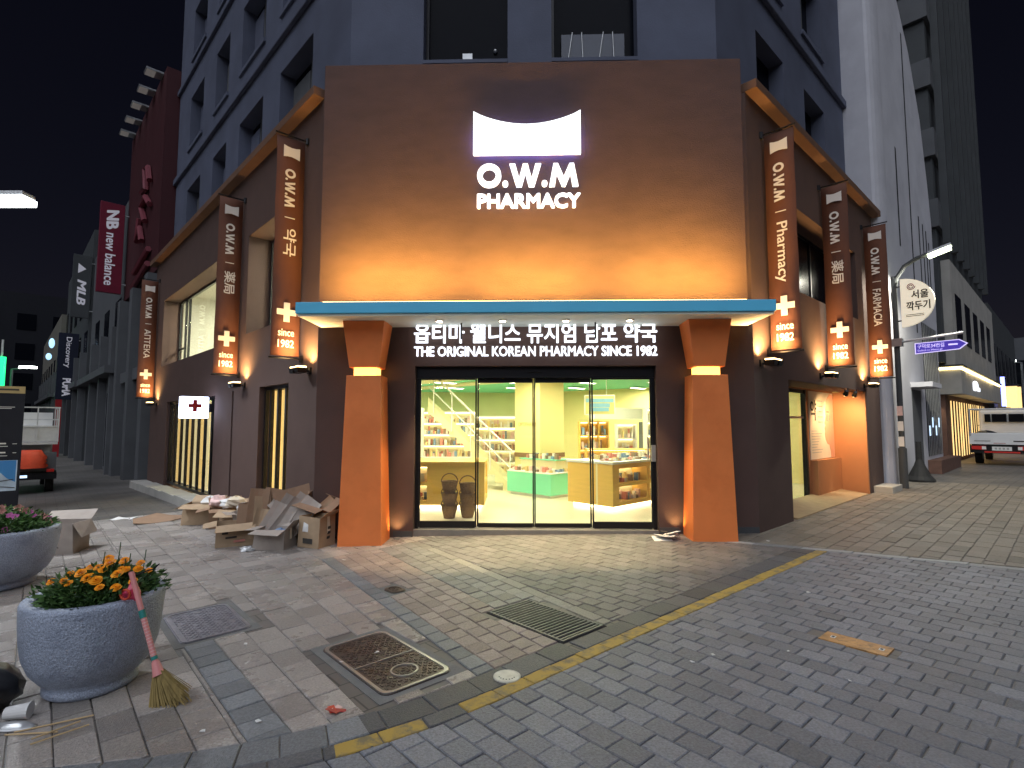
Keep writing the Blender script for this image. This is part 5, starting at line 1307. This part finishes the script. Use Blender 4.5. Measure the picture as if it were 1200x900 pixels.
for k in range(m):
    for j in range(n): b.f.append((k * n + j, k * n + (j + 1) % n, (k + 1) * n + (j + 1) % n, (k + 1) * n + j))
b.f.append(tuple(range(m * n, m * n + n)))
o = b.build('folded_tarp', 'tarp', smooth=True); tag(o, 'orange red folded tarp heaped on the tail of the caged truck', 'tarp')

# ================================================================== PLANTERS AND FLOWERS
def planter(label, x, y, r, h, sx=1.0):
    g = gz(x)
    t = thing('stone_planter', label, 'planter', (x, y, g))
    prof = [(.0, 0), (.60 * r, 0), (.655 * r, .02), (.655 * r, .05), (.62 * r, .065), (.72 * r, .10), (.84 * r, .16), (.92 * r, .24), (.965 * r, .34), (.99 * r, .44), (1.0 * r, .52), (.995 * r, .545), (.975 * r, .56), (.82 * r, .56), (.80 * r, .55), (.78 * r, .46), (0, .45)]
    prof = [(a_, z_ * h / .56) for a_, z_ in prof]
    b = B(); n = 48; i0 = 0
    for k, (q, z) in enumerate(prof):
        for j in range(n):
            w = 2 * math.pi * j / n; qq = q * (1 + (.006 * math.sin(5 * w + k) + .004 * math.sin(11 * w + 2 * k) if .07 < z < h * .97 else 0))
            b.v.append((x + qq * math.cos(w), y + qq * math.sin(w) * sx, g + z))
    for k in range(len(prof) - 1):
        for j in range(n): b.f.append((k * n + j, k * n + (j + 1) % n, (k + 1) * n + (j + 1) % n, (k + 1) * n + j))
    o = b.build('bowl', 'granite', t, smooth=True)
    B().lathe((x, y, g + .80 * h), [(0, 0), (.775 * r, 0), (.775 * r, .02), (0, .04)], 24).build('soil_bed', 'soil', t)
    return t, g + h
def leafy(parent, c, rx, ry, h, n, mats, size=.035, name='foliage'):
    """feathery leaves on thin stems spread through a mound"""
    bs = [B() for _ in mats]
    for i in range(n):
        a = random.uniform(0, 2 * math.pi); q = math.sqrt(random.random()); x, y = c[0] + rx * q * math.cos(a), c[1] + ry * q * math.sin(a)
        top = h * (1 - .55 * q * q) * random.uniform(.75, 1.15); z = c[2] + top * random.uniform(.05, 1) ** .7
        d = Vector((math.cos(a) * q + random.uniform(-.7, .7), math.sin(a) * q + random.uniform(-.7, .7), random.uniform(-.1, 1.0))).normalized()
        s = d.cross(Vector((random.uniform(-1, 1), random.uniform(-1, 1), random.uniform(-1, 1)))).normalized(); L = size * random.uniform(.6, 1.5); p = Vector((x, y, z)); bb = bs[i % len(bs)]
        bb.poly([p, p + d * L * .5 + s * L * .20, p + d * L, p + d * L * .5 - s * L * .20])
        if i % 3 == 0:
            nn = d.cross(s); bb.poly([p, p + d * L * .4 + nn * L * .25, p + d * L * .9 + nn * L * .3, p + d * L * .5])
    for bb, m in zip(bs, mats):
        o = bb.build(name, m, parent, recalc=False); o["kind"] = "stuff"
def marigold(parent, p, r, up):
    b = B(); up = Vector(up).normalized(); a1 = up.orthogonal().normalized(); a2 = up.cross(a1)
    for ring, (rr, zz, n, tl) in enumerate(((1.0, 0, 12, -.15), (.78, .16, 11, .15), (.55, .30, 9, .4), (.30, .40, 6, .7))):
        for k in range(n):
            w = 2 * math.pi * (k + ring * .5 + random.uniform(-.15, .15)) / n; d = a1 * math.cos(w) + a2 * math.sin(w); s = up.cross(d)
            i, o = p + up * (zz * r * .8) + d * (rr * r * .25), p + up * (zz * r + tl * r * .3) + d * (rr * r * random.uniform(.9, 1.08)); ww = rr * r * .34 + r * .05
            b.poly([i - s * ww * .4, o - s * ww + up * r * .02, o + d * r * .04 + up * r * .10, o + s * ww + up * r * .02, i + s * ww * .4])
    return b.build('flower', 'marigold', parent, recalc=False)
def petunia(parent, p, r, up, mat):
    b = B(); up = Vector(up).normalized(); a1 = up.orthogonal().normalized(); a2 = up.cross(a1); n = 20
    ring = []
    for k in range(n): w = 2 * math.pi * k / n; q = r * (.86 + .14 * math.cos(5 * w)); ring.append(p + (a1 * math.cos(w) + a2 * math.sin(w)) * q + up * r * (.05 + .07 * math.sin(10 * w)))
    c = p - up * r * .5
    for k in range(n): b.poly([c, ring[k], ring[(k + 1) % n]])
    return b.build('flower', mat, parent, recalc=False)
PX, PY, PR, PH = -2.61, 3.46, .368, .56
pt, rim = planter('round speckled granite planter full of orange marigolds, in front', PX, PY, PR, PH)
mg = thing('marigold_bed', 'orange marigolds with feathery green leaves in the front planter', 'flowers', (PX, PY, rim - .08))
leafy(mg, (PX + .02, PY + .02, rim - .09), .285, .285, .235, 6000, ('leaf', 'leaf2', 'leaf'), .032)
leafy(mg, (PX + .02, PY + .02, rim - .04), .345, .345, .20, 420, ('leaf', 'leaf2'), .045)
spots = [(-.21, -.20, .13, .034), (-.13, -.19, .13, .036), (-.06, -.12, .165, .046), (.03, -.17, .145, .050), (.11, -.19, .135, .048), (.20, -.10, .155, .046), (.05, .02, .20, .048), (-.02, .10, .21, .044), (.12, .08, .20, .042), (.25, -.18, .09, .040), (.27, .02, .16, .038), (-.10, .02, .17, .032), (.17, -.02, .165, .036), (.32, -.10, .11, .036), (.0, -.03, .18, .036), (.20, .15, .17, .036), (-.17, -.08, .15, .034), (.08, -.09, .18, .036), (-.08, -.20, .12, .032), (.16, -.22, .10, .034), (.30, .10, .13, .032), (-.22, .02, .12, .03), (.22, -.04, .17, .034)]
for dx, dy, dz, r in spots: marigold(mg, Vector((PX + .02 + dx * .82, PY + dy * .82, rim - .012 + dz * .95)), r * .70, (dx * .6 + random.uniform(-.2, .2), dy * .6 - .55, 1))
for k in range(5):
    a = random.uniform(0, 6.28); x, y = PX + .12 + .16 * math.cos(a), PY + .1 + .12 * math.sin(a); B().tube([(x, y, rim - .05), (x + .02, y + .01, rim + .21 + .03 * (k % 3))], .003, 4).build('dry_stem', 'leaf2', mg)
# pink plastic trimmings tucked in the planter
t = thing('plastic_trimmings', 'crumpled pink plastic bag with black string tucked behind the broom handle', 'plastic bag', (PX + .36, PY - .1, rim))
b = B(); n = 10
for k in range(7):
    for j in range(n): w = 2 * math.pi * j / n; r = (.03 + .022 * math.sin(k * .9)) * random.uniform(.7, 1.2); b.v.append((PX + .31 + r * math.cos(w), PY - .12 + r * math.sin(w) * .8, rim - .02 + .028 * k))
for k in range(6):
    for j in range(n): b.f.append((k * n + j, k * n + (j + 1) % n, (k + 1) * n + (j + 1) % n, (k + 1) * n + j))
b.build('bag', pm('pink_plastic', (.62, .05, .12), .3, .3, 30, spec=.6), t)
B().tube([(PX + .31, PY - .12, rim + .13), (PX + .38, PY - .10, rim + .16), (PX + .42, PY - .10, rim + .17), (PX + .45, PY - .10, rim + .20), (PX + .43, PY - .1, rim + .185)], .004, 5).build('string', 'blackm', t)
P2 = (-5.42, 5.75); pt2, rim2 = planter('round granite planter with pink flowers cut by the left edge', *P2, .52, .60)
pf = thing('petunia_bed', 'pink and dusty flowers with leaves in the planter at the left edge', 'flowers', (*P2, rim2 - .1))
leafy(pf, (P2[0] + .05, P2[1], rim2 - .08), .42, .42, .26, 2600, ('leaf', 'leaf2', 'leaf'), .055)
for k in range(26):
    a = random.uniform(0, 6.28); q = math.sqrt(random.random()) * .40; p = Vector((P2[0] + .06 + q * math.cos(a), P2[1] + q * math.sin(a), rim2 + .19 * (1 - q * q / .2) - .02 + random.uniform(0, .05)))
    petunia(pf, p, random.uniform(.035, .05), (.4 + random.uniform(-.4, .4), -.8 + random.uniform(-.3, .3), .7), 'petal_p' if k % 2 else 'petal_q')

# ---- broom leaning on the planter
bt_, tp = Vector((-1.965, 3.185, gz(-1.96))), Vector((-2.295, 3.31, .66))
ax = (tp - bt_).normalized(); t = thing('straw_broom', 'straw broom with pink taped handle leaning on the front planter', 'broom', bt_)
neck = bt_ + ax * .20
B().tube([neck + ax * .02, tp], .015, 10).build('handle', 'pinkhandle', t)
for a, c in ((.10, .135), (.52, .60)): B().tube([neck + (tp - neck) * a, neck + (tp - neck) * c], .0175, 10).build('tape', 'tealtape', t)
for k in range(12): q = .15 + .35 * k / 11; B().tube([neck + (tp - neck) * q, neck + (tp - neck) * (q + .006)], .0163, 10).build('wrap_ring', 'prod6', t)
B().tube([neck - ax * .03, neck + ax * .05], [.032, .020], 12).build('binding', 'pinkhandle', t)
rg = [tp + Vector((0, -.03, -.12)) + Vector((math.cos(a) * .028, -.01, math.sin(a) * .028)) for a in [2 * math.pi * i / 12 for i in range(13)]]; B().tube(rg, .007, 6).build('hanging_loop', 'tarp', t)
b = B(); sd_ = ax.cross(Vector((0, 1, 0))).normalized(); fr_ = ax.cross(sd_)
for k in range(420):
    u, v = random.uniform(-1, 1), random.uniform(-1, 1); e = neck - ax * random.uniform(.15, .235) + sd_ * (u * .11 - .025 * 0) + fr_ * v * .04 + Vector((.03 * abs(u), 0, 0)); e.z = max(e.z, gz(e.x) + .003)
    s = neck + sd_ * u * .02 + fr_ * v * .015; w = sd_ * .0016; b.poly([s - w, s + w, e + w * 1.6, e - w * 1.6])
o = b.build('bristles', 'straw', t, recalc=False); o["kind"] = "stuff"

# ================================================================== CARDBOARD AND LITTER
def cframe(x, y, rz, z=0.0, tilt=(0, 0)):
    m = Matrix.Translation((x, y, gz(x) + z)) @ Matrix.Rotation(R_(rz), 4, 'Z') @ Matrix.Rotation(R_(tilt[0]), 4, 'X') @ Matrix.Rotation(R_(tilt[1]), 4, 'Y')
    return lambda a, c, zz: m @ Vector((a, c, zz))
def cbent(fn, k):
    sd = random.uniform(0, 9)
    return lambda a, c, zz: fn(a + k * math.sin(9 * c + 7 * zz + sd), c + k * math.sin(8 * a + 11 * zz + 2 * sd), zz + (k * .7 * math.sin(7 * a + 9 * c + sd) if zz > .03 else 0))
def carton(label, x, y, rz, w, d, h, flaps=(None,) * 4, mat='cardboard', z=0.0, tilt=(0, 0), closed=False, stick=False):
    fn = cbent(cframe(x, y, rz, z, tilt), .014); t = thing('cardboard_box', label, 'cardboard box', (x, y, gz(x) + z), 'discarded cardboard beside the left column'); e = .006
    b = B(); b.box(fn, -w / 2, w / 2, -d / 2, d / 2, 0, e)
    b.box(fn, -w / 2, w / 2, -d / 2, -d / 2 + e, e, h); b.box(fn, -w / 2, w / 2, d / 2 - e, d / 2, e, h)
    b.box(fn, -w / 2, -w / 2 + e, -d / 2 + e, d / 2 - e, e, h); b.box(fn, w / 2 - e, w / 2, -d / 2 + e, d / 2 - e, e, h)
    b.build('walls', mat, t)
    if closed:
        B().box(fn, -w / 2, -.002, -d / 2, d / 2, h + .001, h + .008).build('flap', mat, t); B().box(fn, .002, w / 2, -d / 2, d / 2, h + .001, h + .010).build('flap', mat, t)
    # flaps: angle from upright outwards, on front (-d), back, left, right
    for k, ang in enumerate(flaps):
        if ang is None: continue
        a = R_(ang); L = min(w, d) * .48
        for q in (0,):
            if k < 2:
                s = -1 if k == 0 else 1; y0 = s * d / 2; pts = [(-w / 2, y0, h), (w / 2, y0, h), (w / 2, y0 + s * L * math.sin(a), h + L * math.cos(a)), (-w / 2, y0 + s * L * math.sin(a), h + L * math.cos(a))]; off = (0, s * math.cos(a) * .005, -math.sin(a) * .005)
            else:
                s = -1 if k == 2 else 1; x0 = s * w / 2; pts = [(x0, -d / 2, h), (x0, d / 2, h), (x0 + s * L * math.sin(a), d / 2, h + L * math.cos(a)), (x0 + s * L * math.sin(a), -d / 2, h + L * math.cos(a))]; off = (s * math.cos(a) * .005, 0, -math.sin(a) * .005)
            B().prism([fn(*p) for p in pts], [fn(p[0] + off[0], p[1] + off[1], p[2] + off[2]) for p in pts]).build('flap', mat, t)
    for k in range(random.choice((1, 2, 3))):
        a0 = random.uniform(-.4, .05) * w; B().box(fn, a0, a0 + random.uniform(.1, .35) * w, -d / 2 - .0025, -d / 2 - .0004, h * (.2 + .2 * k), h * (.2 + .2 * k) + random.uniform(.015, .05)).build('printed_mark', 'ink' if random.random() < .6 else 'prod1', t)
    B().box(fn, w / 2 + .0004, w / 2 + .0025, -.025, .025, h * .45, h * .99).build('tape', 'poster', t)
    if stick:
        B().box(fn, -w * .25, w * .12, -d / 2 - .003, -d / 2 - .0005, h * .52, h * .92).build('label_sticker', 'paper', t)
        B().box(fn, -w * .20, w * .22, -d / 2 - .003, -d / 2 - .0005, h * .16, h * .32).build('printed_mark', 'ink', t); B().box(fn, -w * .17, w * .06, -d / 2 - .0045, -d / 2 - .0031, h * .58, h * .70).build('printed_code', 'prod2', t)
        for k in range(3): B().box(fn, w / 2 + .0005, w / 2 + .003, -.02, .03, h * (.25 + .16 * k), h * (.34 + .16 * k)).build('printed_symbol', 'ink', t)
    return t
def sheet(label, x, y, rz, w, h, z, tilt, mat='cardboard', cat='cardboard sheet', grp='discarded cardboard beside the left column', name='cardboard_sheet', th=.007, bend=.03):
    fn = cframe(x, y, rz, z, tilt); b = B(); n = 5
    for k in range(n + 1):
        u = -w / 2 + w * k / n; q = bend * math.sin(math.pi * k / n) + random.uniform(-.004, .004)
        b.v += [tuple(fn(u, q, 0)), tuple(fn(u, q + th, 0)), tuple(fn(u, q + th + random.uniform(-.01, .01), h)), tuple(fn(u, q + random.uniform(-.01, .01) * 0, h))]
    for k in range(n):
        i, j = k * 4, k * 4 + 4
        for a, c in ((0, 1), (1, 2), (2, 3), (3, 0)): b.f.append((i + a, i + c, j + c, j + a))
    b.f.append((0, 1, 2, 3)); b.f.append((n * 4, n * 4 + 1, n * 4 + 2, n * 4 + 3))
    o = b.build(name, mat); tag(o, label, cat, grp); return o
carton('taped cardboard box with white label standing next to the orange column', -2.60, 7.28, -22, .36, .30, .40, (None, None, None, 55), 'cardboard', stick=True, closed=False)
carton('open grey cardboard box with flaps out, second from the orange column', -3.13, 7.22, -6, .42, .30, .26, (105, 60, 95, 40), 'cardboard3')
carton('low open brown cardboard box, leftmost of the front row', -3.80, 7.52, 24, .48, .34, .30, (115, None, 100, None), 'cardboard')
carton('dark brown cardboard box leaning upright behind the leftmost front box', -3.62, 7.78, 10, .55, .30, .50, (None, 40, None, None), 'cardboard2', tilt=(-8, 4))
carton('brown cardboard box tipped on its edge on the heap by the column', -2.72, 7.78, -30, .40, .30, .34, (70, None, None, 80), 'cardboard2', .28, (28, 18))
carton('crushed open cardboard box of waste paper at the heap\'s far left end', -5.30, 9.35, 8, .52, .36, .34, (110, 60, 120, None), 'cardboard')
carton('brown open box with papers spilling, right of the far left box', -4.72, 9.0, 30, .50, .38, .30, (95, 40, 100, 70), 'cardboard2')
carton('half crushed box in the middle of the waste heap', -4.25, 8.55, -14, .50, .36, .34, (120, 50, None, 90), 'cardboard')
carton('small pale box lying in the heap behind the flaps', -3.95, 8.25, 40, .36, .28, .26, (80, None, 70, None), 'cardboard3', .12, (0, -14))
carton('open cardboard box standing behind the left edge planter', -6.12, 7.35, 12, .58, .42, .40, (None, 60, None, 150), 'cardboard3')
wheres = ['steepest', 'widest', 'darkest', 'tall narrow', 'bent', 'short', 'pale', 'lowest', 'torn', 'upright', 'front leaning', 'greyest', 'slim slanting', 'broad rear', 'topmost', 'crooked', 'small slanting', 'long crosswise']
spec = [(-3.25, 7.55, 20, .30, .70, .02, (-14, 30), 'cardboard3'), (-3.12, 7.58, 10, .40, .72, .02, (-20, 34), 'cardboard3'), (-3.0, 7.62, 5, .36, .74, .05, (-24, 40), 'cardboard'), (-3.45, 7.72, -5, .30, .72, .02, (-8, -6), 'cardboard2'), (-2.85, 7.66, -15, .42, .60, .10, (-25, -28), 'cardboard2'), (-2.70, 7.60, -20, .30, .62, .12, (-20, -46), 'cardboard'), (-3.38, 7.70, 30, .34, .62, .02, (-10, 4), 'cardboard'), (-2.55, 7.66, -10, .40, .50, .14, (-28, -60), 'cardboard2'), (-3.15, 7.42, 30, .16, .62, .12, (-18, 38), 'cardboard3'), (-3.53, 7.68, 14, .26, .76, .0, (-6, 5), 'cardboard2'), (-3.22, 7.40, 8, .34, .52, .10, (-28, 24), 'cardboard3'), (-2.98, 7.46, -8, .30, .58, .14, (-30, 30), 'cardboard3'), (-2.88, 7.50, 4, .14, .70, .12, (-22, 44), 'cardboard'), (-3.30, 7.80, 0, .60, .66, .06, (-12, 10), 'cardboard2'), (-2.95, 7.75, 18, .50, .50, .26, (-20, -14), 'cardboard2'), (-2.62, 7.74, -35, .34, .56, .10, (-14, -36), 'cardboard3'), (-3.40, 7.48, 36, .18, .46, .05, (-20, 16), 'cardboard'), (-2.78, 7.52, -4, .12, .74, .10, (-16, -52), 'cardboard3')]
for w, s in zip(wheres, spec): sheet('%s of the flattened cardboard sheets propped against the dark wall' % w, s[0] - .05, s[1] - .12, s[2], s[3], s[4] * .92, s[5] + .04, *s[6:])
for k, (x, y, rz, w, h) in enumerate([(-5.95, 9.55, 20, .75, .5), (-6.4, 9.75, -12, .8, .45), (-6.2, 9.45, 35, .6, .4), (-7.15, 9.95, 5, .34, .24)]):
    sheet('%s flat sheet lying on the paving left of the heap' % ('brown cardboard', 'wide cardboard', 'crooked cardboard', 'white paper')[k], x, y, rz, w, h, .008 + .012 * k * (k < 3), (-86, 0), 'cardboard2' if k < 3 else 'paper', bend=.025)
def crumple(name, label, x, y, z, r, mat, cat, flat=.55, grp=None, n=9, m=6, jit=.28):
    o = B().ball((x, y, gz(x) + z + r * flat * .8), (r, r * .85, r * flat), n, m, jit).build(name, mat); tag(o, label, cat, grp); return o
for k, (x, y, z, r, mt, lb) in enumerate([(-5.15, 9.28, .30, .14, 'paper', 'white crumpled paper on the far left box'), (-4.9, 9.1, .32, .15, 'prod6', 'pinkish crumpled wrapping on the waste heap'), (-4.6, 8.9, .28, .17, 'paper', 'large white crumpled paper in the middle of the heap'), (-4.4, 8.65, .36, .14, 'poster', 'yellowish crumpled packing paper on the heap'), (-4.1, 8.35, .34, .10, 'paper', 'small white paper ball beside the pale box'), (-3.78, 7.5, .16, .09, 'paper', 'white plastic scrap inside the leftmost front box'), (-3.10, 7.35, .12, .10, 'prod2', 'blue plastic scrap inside the second open box')]):
    crumple('crumpled_paper', lb, x, y, z, r, mt, 'waste paper', .6, 'waste paper in the cardboard heap')
crumple('crumpled_paper', 'clear crushed plastic on the paving before the front boxes', -3.42, 7.08, 0, .09, 'alu', 'plastic scrap', .35)
# rubbish by the planter
o = B().ball((-3.05, 3.16, gz(-3) + .12), (.24, .17, .14), 18, 10, .09).build('rubbish_bag', 'bag', smooth=True); tag(o, 'black plastic rubbish bag at the left edge beside the planter', 'rubbish bag')
t = thing('paper_cup', 'white paper cup lying on its side next to the black bag', 'cup', (-2.70, 3.07, gz(-2.7)))
c0 = Vector((-2.76, 3.05, gz(-2.7) + .042)); B().tube([c0, c0 + Vector((.105, .03, .004))], [.032, .041], 16).build('cup_wall', 'paper', t); B().tube([c0 + Vector((.103, .0295, .004)), c0 + Vector((.108, .031, .004))], .0435, 16).build('cup_rim', 'white', t)
o = B().ball((-2.66, 2.98, gz(-2.66) + .012), (.13, .05, .012), 14, 6, .1).build('plastic_wrapper', 'alu', smooth=True); tag(o, 'translucent crushed plastic wrapper in front of the paper cup', 'wrapper')
for k, (a, c) in enumerate((((-2.60, 2.93), (-2.30, 3.08)), ((-2.62, 2.90), (-2.36, 2.915)), ((-2.40, 2.80), (-2.24, 2.97)), ((-2.43, 2.84), (-2.31, 3.0)))):
    o = B().tube([(a[0], a[1], gz(a[0]) + .008 + .004 * k), (c[0], c[1], gz(c[0]) + .008 + .004 * k)], .0045, 6).build('wooden_stick', pm('pale_wood', (.55, .40, .22), .7) if k == 0 else bpy.data.materials['pale_wood']); tag(o, ('long wooden stick pointing at the broom', 'white wooden stick lying crosswise', 'short slanting stick, nearest the camera', 'short slanting stick under the long one')[k], 'stick', 'sticks beside the planter')
t = thing('sweet_wrapper', 'torn red sweet wrapper on the slabs before the large manhole', 'wrapper', (-.97, 3.05, gz(-.97)))
for k in range(4):
    a = R_(25 + 70 * k); cx, cy = -.965 + .022 * math.cos(a), 3.06 + .02 * math.sin(a); fn = cframe(cx, cy, 20 + 50 * k, .004 + .004 * k, (12 * (k % 2), 14 - 9 * k)); B().box(fn, -.035, .035, -.018, .018, 0, .002).build('foil', ('red', 'prod6', 'tarp', 'red')[k], t)
t = thing('news_wad', 'crumpled white newspaper beside the right orange column', 'newspaper', (2.0, 7.25, gz(2)))
for k in range(4): fn = cframe(1.98 + .05 * k, 7.22 + .04 * (k % 2), 30 * k, .01 + .022 * k, (10 - 8 * k, 12 * (k % 2))); B().box(fn, -.12, .12, -.085, .085, 0, .006).build('page', 'paper', t)
fn = cframe(2.02, 7.22, 15, .10, (6, 8)); B().box(fn, -.06, .04, -.03, .03, 0, .005).build('print_block', 'ink', t)
bits = [(2.66, 4.95, .022), (1.33, 3.68, .016), (1.16, 3.58, .016), (-1.93, 4.02, .018), (-1.35, 2.98, .018), (-1.13, 3.68, .014), (-.93, 3.82, .016), (1.85, 3.72, .010), (-1.98, 6.45, .024), (3.05, 3.10, .01), (3.30, 7.05, .022), (5.3, 7.6, .018), (-1.6, 2.9, .014), (.9, 5.7, .012), (2.0, 3.3, .009), (-2.42, 5.6, .012)]
near = ['under the grey road near the orange plate', 'on the road pavers left of the orange plate', 'on the road pavers nearest the yellow line', 'on the slabs right of the broom', 'on the blue band', 'on the slabs above the red wrapper', 'on the large manhole cover', 'on the road below the orange plate', 'before the cardboard boxes', 'on the road at lower right', 'at the foot of the dark pier', 'on the side street slabs', 'near the curved band', 'on the forecourt pavers', 'on the lower road pavers', 'near the shining manhole cover']
for (x, y, r), nm in zip(bits, near):
    fn = cframe(x, y, random.uniform(0, 180), .004, (random.uniform(-8, 8), random.uniform(-8, 8))); o = B().prism([fn(-r, -r * .5, 0), fn(r, -r * .6, 0), fn(r * .8, r * .5, 0), fn(-r * .3, r * .7, 0)], [fn(-r, -r * .5, .005), fn(r, -r * .6, .002), fn(r * .8, r * .5, .006), fn(-r * .3, r * .7, .003)]).build('paper_scrap', 'paper'); tag(o, 'tiny white paper scrap ' + nm, 'paper scrap', 'paper scraps on the paving')
